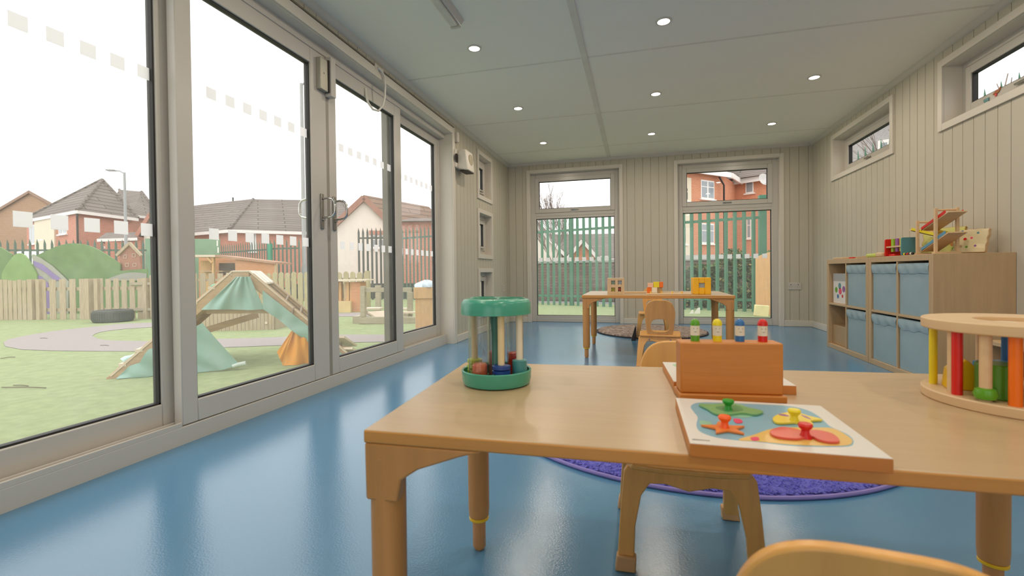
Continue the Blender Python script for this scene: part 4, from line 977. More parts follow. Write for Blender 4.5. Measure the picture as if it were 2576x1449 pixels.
_a, _b = gz(480, 772, ZG), gz(925, 774, ZG); FL_, FR = (_a.x, _a.y), (_b.x, _b.y)
pickets('picket_fence', 'weathered slatted fence behind the climbing frame, left part', 440, 612, .16, .10, .765, m_fence, P=FL_, Q=FR)
pickets('picket_fence', 'mossy round-topped picket fence behind the climbing frame and play kitchen', 640, 925, .13, .045, .755, m_fencey, top='round', P=FL_, Q=FR)

# ---- flat painted boards standing outside
def board(nm, lab, cat, pts, D, m, th=.03, foot=True, parent=None):
    P = [at(x, y, D) for x, y in pts]; b = MB(); n = len(P); e = FH * th
    b.add([tuple(p) for p in P] + [tuple(p + e) for p in P], [tuple(range(n)), tuple(range(2 * n - 1, n - 1, -1))] + [(i, (i + 1) % n, n + (i + 1) % n, n + i) for i in range(n)])
    o = b.build(nm, m, parent)
    if parent is None: tag(o, lab, cat)
    return o
def ground_y(px, D):   # pixel row of the ground at that depth
    lo, hi = 700, 1400
    for _ in range(40):
        mid = (lo + hi) / 2
        if at(px, mid, D).z > ZG: lo = mid
        else: hi = mid
    return lo
def arc(x0, y0, x1, y1, top, n=14): 
    return [(x0 + (x1 - x0) * i / n, y0 + (y1 - y0) * i / n - top * math.sin(math.pi * i / n)) for i in range(n + 1)]
DM = 10.2
r = thing('hill_mural', 'big cut-out mural of green hills with a winding purple road, behind the picket fence', 'mural')
gy_ = ground_y(60, DM)
board('dark_hill', '', '', [(-160, gy_)] + arc(-160, 640, 30, 640, 38) + [(30, gy_)], DM, m_hill, parent=r)
board('light_hill', '', '', [(2, gy_), (4, 690)] + arc(8, 680, 92, 690, 48) + [(96, gy_)], DM - .06, m_hilll, parent=r)
board('grass_base', '', '', [(85, gy_), (82, 640), (130, 660), (200, 690), (290, 682), (370, 676), (372, gy_)], DM + .02, m_hill, parent=r)
board('broad_hill', '', '', [(88, 700), (88, 646)] + arc(92, 643, 302, 664, 41, 22) + [(302, 704)], DM + .04, m_hill, parent=r)
m_rp, m_rg = mat('road_purple', (146, 130, 178), .8), mat('road_grey', (168, 170, 156), .8)
board('road', '', '', [(78, 640), (100, 648), (130, 668), (160, 696), (172, 708), (172, gy_), (88, gy_), (84, 690), (84, 660)], DM - .02, m_rg, .012, parent=r)
board('purple_stripe', '', '', [(83, 656), (105, 664), (130, 684), (156, 704), (138, 706), (115, 686), (86, 668)], DM - .034, m_rp, .01, parent=r)
board('purple_stripe', '', '', [(88, 690), (104, 696), (120, 712), (140, gy_), (92, gy_)], DM - .034, m_rp, .01, parent=r)
board('grey_pond', '', '', [(262, 706)] + arc(268, 703, 368, 688, 9) + [(368, 706)], DM - .01, mat('pond_grey', (160, 160, 152), .8), .012, parent=r)
r = thing('house_panel', 'small painted wooden house front with chalk drawings beside the hill mural', 'play panel')
board('wall', '', '', [(302, gy_), (302, 640), (323, 615), (352, 642), (355, gy_)], DM + .1, mat('faded_red_board', (168, 122, 104), .8, var=.12, scale=6), parent=r)
board('roof_batten', '', '', [(289, 641), (322, 609), (326, 614), (294, 645)], DM + .06, m_fence, .05, parent=r)
board('roof_batten', '', '', [(326, 609), (355, 641), (352, 645), (322, 614)], DM + .06, m_fence, .05, parent=r)
m_chalk = mat('chalk', (206, 190, 176), .9)
for x, y in ((310, 641), (332, 638), (315, 662), (334, 662)):
    for q in ((x, y, x + 9, y + 1), (x, y + 8, x + 9, y + 9), (x, y, x + 1, y + 9), (x + 8, y, x + 9, y + 9)):
        board('chalk_line', '', '', [(q[0], q[1]), (q[2], q[1]), (q[2], q[3]), (q[0], q[3])], DM + .088, m_chalk, .004, parent=r)
board('green_board', 'wide flat green painted board right of the toy house panel, behind the door post', 'board', [(365, 600), (552, 601), (552, ground_y(550, 15)), (366, ground_y(366, 15))], 15, m_panel, .04)
for k, q in enumerate(((545, 605), (547, 622))):
    board('board_hook', 'small white hook %s on the right edge of the green board' % ('above' if k == 0 else 'below'), 'hook', [(q[0], q[1]), (q[0] + 2.5, q[1]), (q[0] + 2.5, q[1] + 14), (q[0], q[1] + 14)], 14.9, m_fascia, .02)

# ---- palisade fences
def palisade(lab, P, Q, z1, m, sp=.155, wd=.065, z0=ZG, posts=(), rails=(.35, -.32), prof=.018):
    P, Q = Vector(P), Vector(Q); d = Q - P; Lh = d.length; d.normalize(); nr = Vector((d.y, -d.x))
    r = thing('palisade_fence', lab, 'fence'); b = MB(); x = 0
    while x < Lh:
        c = P + d * x; a, e = c - d * wd / 2, c + d * wd / 2; mid = c + nr * prof; t = .003
        for (u, v) in ((a, mid), (mid, e)):
            ub = u - nr * t; vb = v - nr * t; zu = z1 - .14 if u is a else z1; zv = z1 if v is mid else z1 - .14
            b.hexa([(u.x, u.y, z0), (v.x, v.y, z0), (vb.x, vb.y, z0), (ub.x, ub.y, z0), (u.x, u.y, zu), (v.x, v.y, zv), (vb.x, vb.y, zv), (ub.x, ub.y, zu)])
        x += sp
    b.build('pales', m, r, smooth=False)
    for q in rails:
        z = z0 + q if q > 0 else z1 + q
        b = MB(); o = nr * -.03; b.bar((P.x + o.x, P.y + o.y, z), (Q.x + o.x, Q.y + o.y, z), .04, .05); b.build('rail', m, r)
    for t in posts:
        c = P + d * (Lh * t) - nr * .09
        b = MB(); b.box((c.x - .05, c.y - .05, z0), (c.x + .05, c.y + .05, z1 - .02)); b.build('post', m, r)
    return r
def xy(px, py, D): p = at(px, py, D); return (p.x, p.y)
palisade('tall green palisade fence behind the hill mural at the far left', xy(-300, 590, 12.6), xy(366, 603, 14.0), 1.80, m_grnd, .175)
palisade('tall palisade fence with a bright green end post, behind the play shelter', xy(552, 600, 17.2), xy(677, 600, 15.4), 1.86, m_grnd, .15)
palisade('palisade fence right of the bright green post, before the brick bungalow', xy(680, 600, 15.4), xy(752, 600, 15.2), 1.88, m_grnd, .15)
p = at(679, 600, 15.3); b = MB(); b.box((p.x - .06, p.y - .05, ZG), (p.x + .06, p.y + .05, 1.72)); tag(b.build('fence_post', mat('bright_green_post', (60, 150, 118), .5)), 'bright teal green fence post in the middle of the palisade fence', 'post')
palisade('dark palisade fence in front of the white gabled house', xy(902, 577, 14.4), xy(1012, 577, 14.4), 2.12, mat('dark_palisade', (84, 84, 80), .6), .135)
palisade('palisade fence before the low brown building at the right end of the sliding doors', xy(1012, 560, 14.4), xy(1140, 560, 13.2), 2.1, m_grnd, .16)
b = MB(); u, v = xy(745, 690, 15.8), xy(1150, 690, 14.8); b.bar((u[0], u[1], .13), (v[0], v[1], .13), .1, .5); tag(b.build('low_dark_wall', mat('mossy_dark_wall', (88, 92, 84), .9, var=.2, scale=3)), 'low dark mossy wall at the foot of the palisade fences', 'wall')
CN = (2.25, 9.55)
palisade('green palisade fence seen through both tall back windows', (-3.4, 11.55), CN, 2.02, m_grn, .158, .07, posts=(.335,), rails=(.22, -.36))
palisade('green palisade fence running back along the right side of the building', (CN[0] + .12, CN[1] - .1), (3.15, -3.0), 2.10, m_grn, .158, .055, rails=(.22, -.36), prof=.006)
b = MB(); b.box((CN[0] - .06, CN[1] - .06, ZG), (CN[0] + .06, CN[1] + .06, 2.06)); tag(b.build('corner_post', m_grn), 'thick green corner post where the two palisade fences meet', 'post')
# brick boundary wall behind the back palisade
b = MB(); b.hexa([(-6, 13.6, ZG), (6, 11.3, ZG), (6, 11.6, ZG), (-6, 13.9, ZG), (-6, 13.6, .93), (6, 11.3, .93), (6, 11.6, .93), (-6, 13.9, .93)]); r = tag(b.build('boundary_wall', m_brickd), 'old dark brick boundary wall with grey coping behind the green palisade', 'wall')
b = MB(); b.hexa([(-6, 13.57, .93), (6, 11.27, .93), (6, 11.63, .93), (-6, 13.93, .93), (-6, 13.57, 1.0), (6, 11.27, 1.0), (6, 11.63, 1.0), (-6, 13.93, 1.0)]); b.build('coping', mat('grey_coping', (160, 158, 152), .8), r)

# ---- houses
def window_on(parent, A, B, t0, t1, z0, z1, mull=1, trans=True, sill=True, name='window'):
    """window on the wall from A to B (plan points), outward = right-hand side of A->B turned to the viewer"""
    A, B = Vector(A), Vector(B); d = (B - A); n = Vector((d.y, -d.x)).normalized()
    if n.dot(-A) < 0: n = -n
    p, q = A + d * t0, A + d * t1
    def sl(u, v, za, zb, o0, o1, m, nm, par):
        b = MB(); b.hexa([(u.x + n.x * o0, u.y + n.y * o0, za), (v.x + n.x * o0, v.y + n.y * o0, za), (v.x + n.x * o1, v.y + n.y * o1, za), (u.x + n.x * o1, u.y + n.y * o1, za),
                          (u.x + n.x * o0, u.y + n.y * o0, zb), (v.x + n.x * o0, v.y + n.y * o0, zb), (v.x + n.x * o1, v.y + n.y * o1, zb), (u.x + n.x * o1, u.y + n.y * o1, zb)])
        return b
    f = sl(p, q, z0, z1, -.02, .03, None, None, None).build(name, m_fascia, parent)
    g = (q - p).length; k = .07 / g; cells = mull + 1
    for i in range(cells):
        u0, u1 = p + (q - p) * (i / cells + k * .8), p + (q - p) * ((i + 1) / cells - k * .8)
        zz = [(z0 + .07, z1 - .07)] if not trans else [(z0 + .07, z0 + (z1 - z0) * .62), (z0 + (z1 - z0) * .62 + .05, z1 - .07)]
        for a, c in zz: sl(u0, u1, a, c, 0, .04, None, None, None).build('pane', m_pane, f, smooth=False)
    if sill:
        e = (q - p).normalized() * .08; sl(p - e, q + e, z0 - .07, z0, 0, .10, None, None, None).build('sill', m_fascia, f)
    return f
def hip_house(nm, lab, C0, C1, C2, ze, ridge, mw_, mr, rise_over=.35, fascia=True, cat='house'):
    """near corner C0, wall ends C1 (left) and C2 (right); ridge = list of (x,y,z)"""
    r = thing(nm, lab, cat); C0, C1, C2 = Vector(C0), Vector(C1), Vector(C2); C3 = C1 + C2 - C0
    b = MB(); ctr = (C0 + C3) / 2; Wp = [C0, C2, C3, C1]
    b.hexa([(p.x, p.y, ZG) for p in Wp] + [(p.x, p.y, ze) for p in Wp]); b.build('walls', mw_, r, smooth=False)
    O = [p + (p - ctr).normalized() * rise_over for p in Wp]; b = MB(); zz = ze - .02
    V = [(p.x, p.y, zz) for p in O] + [tuple(q) for q in ridge]
    if len(ridge) == 1: F = [(0, 1, 4), (1, 2, 4), (2, 3, 4), (3, 0, 4), (3, 2, 1, 0)]
    else: F = [(0, 1, 5, 4), (1, 2, 5), (2, 3, 4, 5), (3, 0, 4), (3, 2, 1, 0)]      # ridge parallel to C0-C2
    b.add(V, F); b.build('roof', mr, r, smooth=False)
    if fascia:
        for i, (u, v) in enumerate(((0, 1), (3, 0))):
            b = MB(); b.bar((O[u].x, O[u].y, zz - .08), (O[v].x, O[v].y, zz - .08), .06, .17); b.build('fascia', m_fascia, r)
    for i in range(4 if len(ridge) == 1 else 2):
        q = ridge[0] if (len(ridge) == 1 or i != 1) else ridge[1]
        src = O[i] if len(ridge) == 1 else (O[0] if i == 0 else O[1])
        b = MB(); b.tube([(src.x, src.y, zz + .03), tuple(q)], .09, 6); b.build('hip_tiles', mr, r)
    return r, (C0, C1, C2, C3)
def Z_(px, py, D): return at(px, py, D).z
# brick house with big hipped roof, left
D0 = 25.0; E = at(194, 530, D0); ze = E.z
r, C = hip_house('brick_house', 'orange brick house with a large hipped grey roof, seen through the left door', (E.x, E.y), xy(66, 540, 29), xy(334, 546, 28.5), ze, [tuple(at(257, 452, 28.5))], m_brickp, m_tile)
window_on(r, C[0], C[1], .18, .33, ze - 1.15, ze - .1, 1, False); window_on(r, C[0], C[1], .80, .93, ze - 1.5, ze - .35, 1, False)
window_on(r, C[0], C[1], .62, .70, ze - 1.3, ze - .3, 0, False)
u, v = C[0] + (C[1] - C[0]) * .38, C[0] + (C[1] - C[0]) * .78; n_ = Vector((-.2, -.98)); b = MB()
b.hexa([(u.x + n_.x * .1, u.y + n_.y * .1, ZG), (v.x + n_.x * .1, v.y + n_.y * .1, ZG), (v.x, v.y + .2, ZG), (u.x, u.y + .2, ZG), (u.x + n_.x * .1, u.y + n_.y * .1, ze - .1), (v.x + n_.x * .1, v.y + n_.y * .1, ze - .1), (v.x, v.y + .2, ze - .1), (u.x, u.y + .2, ze - .1)]); b.build('render_panel', m_cream, r)
b = MB(); p = C[0]; b.cyl((p.x + .15, p.y - .1, ZG), (p.x + .15, p.y - .1, ze - .1), .05, n=8); b.build('downpipe', m_dark, r)
for q in (.45, ):
    e = C[0] + (C[2] - C[0]) * q; b = MB(); b.cyl((e.x, e.y - .02, ze - 1.9), (e.x, e.y - .08, ze - 1.9), .09, n=12); b.build('wall_vent', m_fascia, r)
# lower range joined behind
E2 = at(330, 545, 31); r, C = hip_house('brick_house', 'lower hipped roof range joined behind the big brick house', (E2.x, E2.y), xy(250, 540, 36), xy(398, 552, 33), Z_(330, 540, 31), [tuple(at(300, 477, 35)), tuple(at(356, 482, 34.5))], m_brickp, m_tile)
# garden room with lean-to roof at its foot
P0, P1 = at(245, 601, 22.5), at(347, 598, 23.5); r = thing('lean_to_porch', 'tiled lean-to porch roof at the foot of the big brick house', 'porch')
b = MB(); top0, top1 = at(268, 585, 24.5), at(347, 584, 25); b.add([tuple(P0), tuple(P1), tuple(top1), tuple(top0), (P0.x, P0.y, P0.z - .12), (P1.x, P1.y, P1.z - .12), (top1.x, top1.y, P1.z - .12), (top0.x, top0.y, P0.z - .12)],
      [(0, 1, 2, 3), (4, 7, 6, 5), (0, 4, 5, 1), (1, 5, 6, 2), (2, 6, 7, 3), (3, 7, 4, 0)]); b.build('roof', m_tile, r, smooth=False)
b = MB(); b.bar((P0.x, P0.y - .03, P0.z - .07), (P1.x, P1.y - .03, P1.z - .07), .05, .14); b.build('fascia', m_fascia, r)
b = MB(); b.hexa([(P0.x + .2, P0.y + .2, ZG), (P1.x - .1, P1.y + .2, ZG), (top1.x, top1.y, ZG), (top0.x, top0.y, ZG), (P0.x + .2, P0.y + .2, P0.z - .12), (P1.x - .1, P1.y + .2, P1.z - .12), (top1.x, top1.y, P1.z - .12), (top0.x, top0.y, P0.z - .12)]); b.build('walls', m_brickp, r, smooth=False)
# brown brick gable at the far left
def gable_house(nm, lab, gl, gr, apex, ze, back, mw_, mr, verge=.18, mverge=None, cat='house'):
    """gable wall between plan points gl, gr; apex height; extends by vector back"""
    r = thing(nm, lab, cat); gl, gr, bk = Vector(gl), Vector(gr), Vector(back); mid = (gl + gr) / 2
    b = MB(); V = [(gl.x, gl.y, ZG), (gr.x, gr.y, ZG), (gr.x, gr.y, ze), (mid.x, mid.y, apex), (gl.x, gl.y, ze)]
    V2 = [(x + bk.x, y + bk.y, z) for x, y, z in V]
    b.add(V + V2, [(0, 1, 2, 3, 4), (9, 8, 7, 6, 5)] + [(i, (i + 1) % 5, 5 + (i + 1) % 5, 5 + i) for i in range(5)]); b.build('walls', mw_, r, smooth=False)
    f = -bk.normalized() * .25; side = (gr - gl).normalized(); slope = (apex - ze) / ((gr - gl).length / 2)
    for s_, e in ((-1, gl), (1, gr)):
        b = MB(); o = side * s_ * .3; lo = Vector((e.x + o.x + f.x, e.y + o.y + f.y, ze - slope * .3)); hi = Vector((mid.x + f.x, mid.y + f.y, apex)); ex = Vector((bk.x - f.x, bk.y - f.y, 0)); up = Vector((0, 0, .14))
        b.add([lo, hi, hi + ex, lo + ex, lo + up, hi + up, hi + ex + up, lo + ex + up], [(0, 3, 2, 1), (4, 5, 6, 7), (0, 1, 5, 4), (1, 2, 6, 5), (2, 3, 7, 6), (3, 0, 4, 7)]); b.build('roof_slope', mr, r, smooth=False)
        b = MB(); b.bar(lo + Vector((0, 0, .02)), hi + Vector((0, 0, .02)), .06, verge); b.build('verge', mverge or m_fascia, r)
    return r, gl, gr
m_vb = mat('brown_verge', (150, 122, 104), .8)
g1, g2 = at(-45, 545, 37), at(190, 530, 37)
gable_house('brick_house', 'brown brick house with a plain gable at the far left edge', (g1.x, g1.y), (g2.x, g2.y), Z_(75, 484, 37), Z_(-45, 552, 37), (-12, 5), m_brickb, m_tile, mverge=m_vb)
g1, g2 = at(362, 590, 24), at(402, 590, 24)
gable_house('white_house', 'small white gabled house partly hidden by the left door post', (g1.x, g1.y), (g2.x, g2.y), Z_(380, 541, 24), Z_(362, 572, 24), (-1.6, 2.0), m_render, m_tile2, mverge=mat('terracotta_verge', (176, 120, 100), .8))
# long hipped bungalow, centre
D0 = 26.0; E = at(585, 576, D0); ze = E.z - .05
r, C = hip_house('brick_bungalow', 'long pink brick building with a broad hipped grey roof in the middle door', (E.x, E.y), xy(430, 594, 28.8), xy(885, 583, 29), ze, [tuple(at(637, 501, 30)), tuple(at(862, 505, 33))], m_brickp, m_tile)
window_on(r, C[0], C[2], .13, .18, ze - 1.2, ze - .15, 1, False)
b = MB(); q1, q2 = at(637, 500, 30), at(430, 524, 33.2); lo2 = Vector(xy(430, 594, 28.5)); e0 = Vector(xy(583, 594, 25.7))
O0 = Vector((E.x, E.y, ze)); b.add([tuple(q1), (q2.x, q2.y, q2.z), (lo2.x, lo2.y, ze), (e0.x, e0.y, ze), (q2.x, q2.y, ze - .1)], [(0, 1, 2, 3), (0, 3, 4), (0, 4, 1), (1, 4, 2), (2, 4, 3)]); b.build('left_wing_roof', m_tile, r, smooth=False)
b = MB(); p = at(586, 500, 34); b.cyl((p.x, p.y, p.z - .6), (p.x, p.y, p.z + .1), .05, n=8); b.build('flue', m_dark, r)
# white gable
g1, g2 = at(846, 560, 23), at(1002, 578, 24)
r, a, c = gable_house('white_house', 'white rendered house with a steep brown-edged gable behind the dark palisade', (g1.x, g1.y), (g2.x, g2.y), Z_(896, 498, 23.3), Z_(930, 574, 23.5), (1.2, 4.6), m_render, m_tile2, .26, mat('brown_gable_verge', (164, 120, 102), .8))
f = window_on(r, a, c, .54, .76, Z_(930, 624, 23.5), Z_(930, 590, 23.5), 1, True)
b = MB(); u, v = a + (c - a) * .53, a + (c - a) * .77; zt = Z_(930, 590, 23.5); b.bar((u.x, u.y - .06, zt + .1), (v.x, v.y - .06, zt + .1), .08, .2); b.build('brick_lintel', m_brickp, r)
# low brown building right
g1, g2 = xy(1000, 560, 19), xy(1180, 560, 19); r = thing('long_brown_building', 'long low brown building seen at the right end of the sliding doors', 'building')
zt = Z_(1040, 558, 19); b = MB(); b.hexa([(g1[0], g1[1], ZG), (g2[0], g2[1], ZG), (g2[0], g2[1] + 5, ZG), (g1[0], g1[1] + 5, ZG), (g1[0], g1[1], zt), (g2[0], g2[1], zt), (g2[0], g2[1] + 5, zt), (g1[0], g1[1] + 5, zt)]); b.build('walls', m_brickp, r, smooth=False)
b = MB(); b.hexa([(g1[0], g1[1] - .3, zt), (g2[0], g2[1] - .3, zt), (g2[0], g2[1] + 5, zt), (g1[0], g1[1] + 5, zt), (g1[0], g1[1] + 1.2, zt + .28), (g2[0], g2[1] + 1.2, zt + .28), (g2[0], g2[1] + 3, zt + .28), (g1[0], g1[1] + 3, zt + .28)]); b.build('roof', m_tile, r, smooth=False)
# white van
p = at(120, 612, 21); r = thing('white_van', 'white van parked behind the palisade fence, only its upper half visible', 'van', (p.x, p.y, ZG), R_(-22))
b = MB(); prof = [(-1.9, .35), (2.0, .35), (2.1, .9), (1.75, 1.15), (1.15, 1.95), (-1.85, 2.0), (-1.95, 1.8)]
b.prism(prof, -.85, .85, XZ); b.build('body', m_fascia, r, bevel=.06)
b = MB(); b.prism([(1.22, 1.2), (1.7, 1.2), (1.3, 1.75), (.7, 1.75), (.7, 1.2)], .84, .87, XZ); b.build('cab_window', m_pane, r)
for x in (-1.2, 1.3):
    for yy in (-.9, .7):
        b = MB(); b.cyl((x, yy, .33), (x, yy + .2, .33), .33, n=20); b.build('wheel', m_dark, r)

# ---- lamp posts
def lamp(lab, px, ytop, D, r0, r1, arm, hd):
    p = at(px, ytop, D); r = thing('street_lamp', lab, 'street lamp', (p.x, p.y, ZG)); Hh = p.z - ZG
    b = MB(); b.lathe([(r0 * 1.5, 0), (r0 * 1.5, 1.0), (r0, 1.1), (r1, Hh)], 14); b.build('column', m_pole, r)
    b = MB(); b.tube([(0, 0, Hh - .05), (arm[0] * .5, arm[1] * .5, Hh + arm[2] * .7), arm[:2] + (Hh + arm[2],)], r1 * .6, 8); b.build('bracket', m_pole, r)
    a = Vector(arm[:2] + (0,)).normalized() * hd; z = Hh + arm[2]
    b = MB(); b.bar((arm[0], arm[1], z), (arm[0] + a.x, arm[1] + a.y, z + .02), .2, .07); b.build('lantern', m_pole, r, bevel=.02)
lamp('dark street lamp with its arm to the left, beside the big hipped roof', 313, 434, 21, .07, .045, (-.42, -.1, .10), .36)
lamp('tall pale grey street lamp rising behind the middle sliding door', 758, 210, 15.5, .07, .05, (.22, .03, .0), .5)

# ---- trees
def tree(lab, x, y, h_, seed, spread=.5, nm='bare_tree', r0=.09, lean=(0, 0), levels=5, z0=ZG):
    rnd = random.Random(seed); b = MB(); r = thing(nm, lab, 'tree', (x, y, z0))
    def br(p, d, L_m, rad, lv):
        mid = p + d * L_m * .5 + Vector((rnd.uniform(-1, 1), rnd.uniform(-1, 1), 0)) * L_m * .05; q = p + d * L_m
        b.tube([p, mid, q], [rad, rad * .85, rad * .7], 5 if lv < 3 else 3)
        if lv >= levels: return
        for k in range(3 if lv < 3 else 2 + (rnd.random() > .5)):
            a = rnd.uniform(0, 6.283); s_ = rnd.uniform(.25, spread)
            nd = (d + Vector((math.cos(a) * s_, math.sin(a) * s_, rnd.uniform(.0, .25)))).normalized(); br(p + d * L_m * rnd.uniform(.55, 1), nd, L_m * rnd.uniform(.55, .8), rad * .55, lv + 1)
        br(q, (d + Vector((rnd.uniform(-.15, .15), rnd.uniform(-.15, .15), .1))).normalized(), L_m * .75, rad * .7, lv + 1)
    br(Vector((0, 0, 0)), Vector((lean[0], lean[1], 1)).normalized(), h_ * .27, r0, 0)
    b.build('branches', m_bark, r, smooth=False); return r
p = at(1394, 640, 16.5); tree('slender bare winter tree seen through the left tall back window', p.x, p.y, 4.3, 11, .5, r0=.045, levels=6)
tree('bare tree whose twigs show through the nearer high window', 5.5, 8.9, 4.6, 5, .8, r0=.05, levels=4)
tree('bare tree whose twigs show at the edge of the further high window', 6.0, 11.6, 5.2, 8, .8, r0=.05, levels=4)
# ---- things seen through the back windows
g1, g2 = xy(1330, 590, 28), xy(1412, 640, 28)
gable_house('white_house', 'white house with a steep roof at the left of the left back window', (g1[0] - 3.2, g1[1]), g2, Z_(1310, 520, 28), Z_(1412, 632, 28), (0, 2), m_render, m_tile)
g1, g2 = xy(1438, 640, 27), xy(1495, 640, 27)
gable_house('brick_house', 'orange brick gable in front of the long tiled roof, left back window', g1, g2, Z_(1464, 607, 27), Z_(1495, 640, 27), (0, 2.4), m_brick, m_tile)
E = at(1400, 652, 31); r, C = hip_house('brick_house', 'long house with a striped grey tiled roof across the left back window', (E.x - 2, E.y), (E.x - 2.5, E.y + 8), xy(1640, 652, 30), E.z, [tuple(at(1385, 590, 35)), tuple(at(1660, 586, 34))], m_brick, m_tile)
window_on(r, C[0], C[2], .58, .66, .9, 1.7); window_on(r, C[0], C[2], .80, .88, .9, 1.7)
# big orange brick block of flats
D1 = 24.0
c1, c2, c3, c4 = Vector(xy(1655, 460, 21.6)), Vector(xy(1823, 440, D1)), Vector(xy(1850, 443, D1 + 1.9)), Vector(xy(1990, 415, D1 - .2))
r = thing('apartment_block', 'three-storey orange brick apartment block filling the right back window', 'building')
zt = Z_(1823, 445, D1)
def wallq(A, B, z0, z1, m, nm, off=0):
    n = Vector(((B - A).y, -(B - A).x)).normalized(); n = n if n.dot(-A) > 0 else -n
    b = MB(); b.hexa([(A.x + n.x * off, A.y + n.y * off, z0), (B.x + n.x * off, B.y + n.y * off, z0), (B.x - n.x * .3, B.y - n.y * .3, z0), (A.x - n.x * .3, A.y - n.y * .3, z0), (A.x + n.x * off, A.y + n.y * off, z1), (B.x + n.x * off, B.y + n.y * off, z1), (B.x - n.x * .3, B.y - n.y * .3, z1), (A.x - n.x * .3, A.y - n.y * .3, z1)]); return b.build(nm, m, r, smooth=False)
wallq(c1, c2, ZG, zt, m_brick, 'front_wall'); wallq(c2, c3, ZG, zt, m_brick, 'return_wall'); wallq(c3, c4, ZG, zt, m_brick, 'side_wall')
def colx(A, B, px): return (isect(px, tuple(A), tuple(B)) - A).length / (B - A).length
t = colx(c1, c2, 1739); wallq(c1, c1 + (c2 - c1) * t, ZG, zt - .3, m_cream, 'cream_panel', .04)
def win_px(A, B, x0, x1, y0, y1, mull=1, trans=True):
    t0, t1 = colx(A, B, x0), colx(A, B, x1); p = A + (B - A) * ((t0 + t1) / 2); D = p.dot(FH.to_2d())
    window_on(r, A, B, t0, t1, Z_((x0 + x1) / 2, y1, D), Z_((x0 + x1) / 2, y0, D), mull, trans)
win_px(c1, c2, 1764, 1797, 454, 501); win_px(c1, c2, 1764, 1796, 562, 613); win_px(c3, c4, 1877, 1897, 438, 486, 0); win_px(c3, c4, 1879, 1891, 548, 600, 0)
win_px(c1, c2, 1718, 1732, 470, 505, 0); win_px(c1, c2, 1713, 1726, 568, 614, 0)
for A, B, o in ((c1, c2, .35), (c2, c3, .35), (c3, c4, .35)):
    n = Vector(((B - A).y, -(B - A).x)).normalized(); n = n if n.dot(-A) > 0 else -n
    b = MB(); b.bar((A.x + n.x * o, A.y + n.y * o, zt + .02), (B.x + n.x * o, B.y + n.y * o, zt + .02), .08, .26); b.build('fascia', m_fascia, r)
n = Vector((0, 1)); b = MB(); e1, e2 = c1 + Vector((0, -.4)), c2 + Vector((0, -.4)); b.add([(e1.x, e1.y, zt + .15), (e2.x, e2.y, zt + .15), (e2.x + 1, e2.y + 5, zt + 3.0), (e1.x, e1.y + 5, zt + 3.0), (e1.x, e1.y + 5, zt), (e2.x + 1, e2.y + 5, zt)], [(0, 1, 2, 3), (0, 3, 4), (1, 5, 2), (0, 4, 5, 1), (3, 2, 5, 4)]); b.build('roof_slope', m_tile, r, smooth=False)
e1, e2 = c3 + Vector((0, -.4)), c4 + Vector((0, -.4)); b = MB(); b.add([(e1.x - 1, e1.y, zt + .15), (e2.x, e2.y, zt + .15), (e2.x + 1, e2.y + 5, zt + 3.0), (e1.x, e1.y + 5, zt + 3.0), (e1.x, e1.y + 5, zt), (e2.x + 1, e2.y + 5, zt)], [(0, 1, 2, 3), (0, 3, 4), (1, 5, 2), (0, 4, 5, 1), (3, 2, 5, 4)]); b.build('roof_slope', m_tile, r, smooth=False)
p = isect(1808, tuple(c1), tuple(c2)); b = MB(); b.tube([(p.x, p.y - .3, zt - .1), (p.x + .25, p.y - .12, zt - .5), (p.x + .25, p.y - .1, ZG)], .045, 8); b.build('downpipe', m_dark, r)
p = at(1920, 452, 23.2); b = MB(); M_ = Matrix.Translation(p) @ Matrix.Rotation(R_(75), 4, 'X') @ Matrix.Rotation(R_(28), 4, 'Y')
b.lathe([(0, -.02), (.12, -.01), (.22, .02), (.30, .06), (.30, .07), (.2, .03), (0, -.005)], 28, (0, 0, 0), M_); b.tube([M_ @ Vector((0, -.28, .03)), M_ @ Vector((0, -.22, .3)), M_ @ Vector((0, 0, .38))], .012, 6)
b.tube([tuple(p), (p.x + .15, p.y + .6, p.z - .15)], .025, 6); b.build('satellite_dish', mat('dish_grey', (196, 192, 188), .6), r)
# ivy hedge behind the palisade
r = thing('ivy_hedge', 'leafy ivy hedge growing behind the green palisade, right back window', 'hedge', (0, 0, 0)); rnd = random.Random(2); b = MB()
for k in range(6500):
    u = rnd.random(); x = .95 + u * 1.62; top = .55 + .45 * min(1, u * 2.2) + .12 * math.sin(u * 13); z = ZG + .02 + rnd.random() * (top - ZG); y = 10.62 - (x - .95) * .12 + rnd.uniform(-.14, .12)
    s_ = rnd.uniform(.02, .042); M_ = Matrix.Translation((x, y, z)) @ Matrix.Rotation(rnd.uniform(0, 6.28), 4, 'Z') @ Matrix.Rotation(rnd.uniform(-1.3, 1.3), 4, 'X')
    b.cur = 0 if rnd.random() < .6 else (1 if rnd.random() < .7 else 2)
    b.add([(-s_, 0, 0), (0, -s_ * .8, .005), (s_, 0, 0), (0, s_ * 1.1, .005)], [(0, 1, 2, 3)], M_)
b.build('foliage', [mat('ivy_green', (106, 126, 72), .7), mat('ivy_dark', (78, 92, 58), .7), mat('dry_leaf', (176, 158, 112), .8)], r, smooth=False)
b = MB()
for k in range(14): 
    x = 1.0 + k * .11; b.tube([(x, 10.62, ZG), (x + rnd.uniform(-.1, .1), 10.66, .3), (x + rnd.uniform(-.15, .15), 10.62, .75)], .009, 5)
b.build('stems', m_bark, r)
p0, p1 = gz(1902, 800, ZG), gz(1943, 806, ZG); D_ = 8.15; b = MB(); pp = [at(1902, 647, D_), at(1946, 630, D_ - .15)]
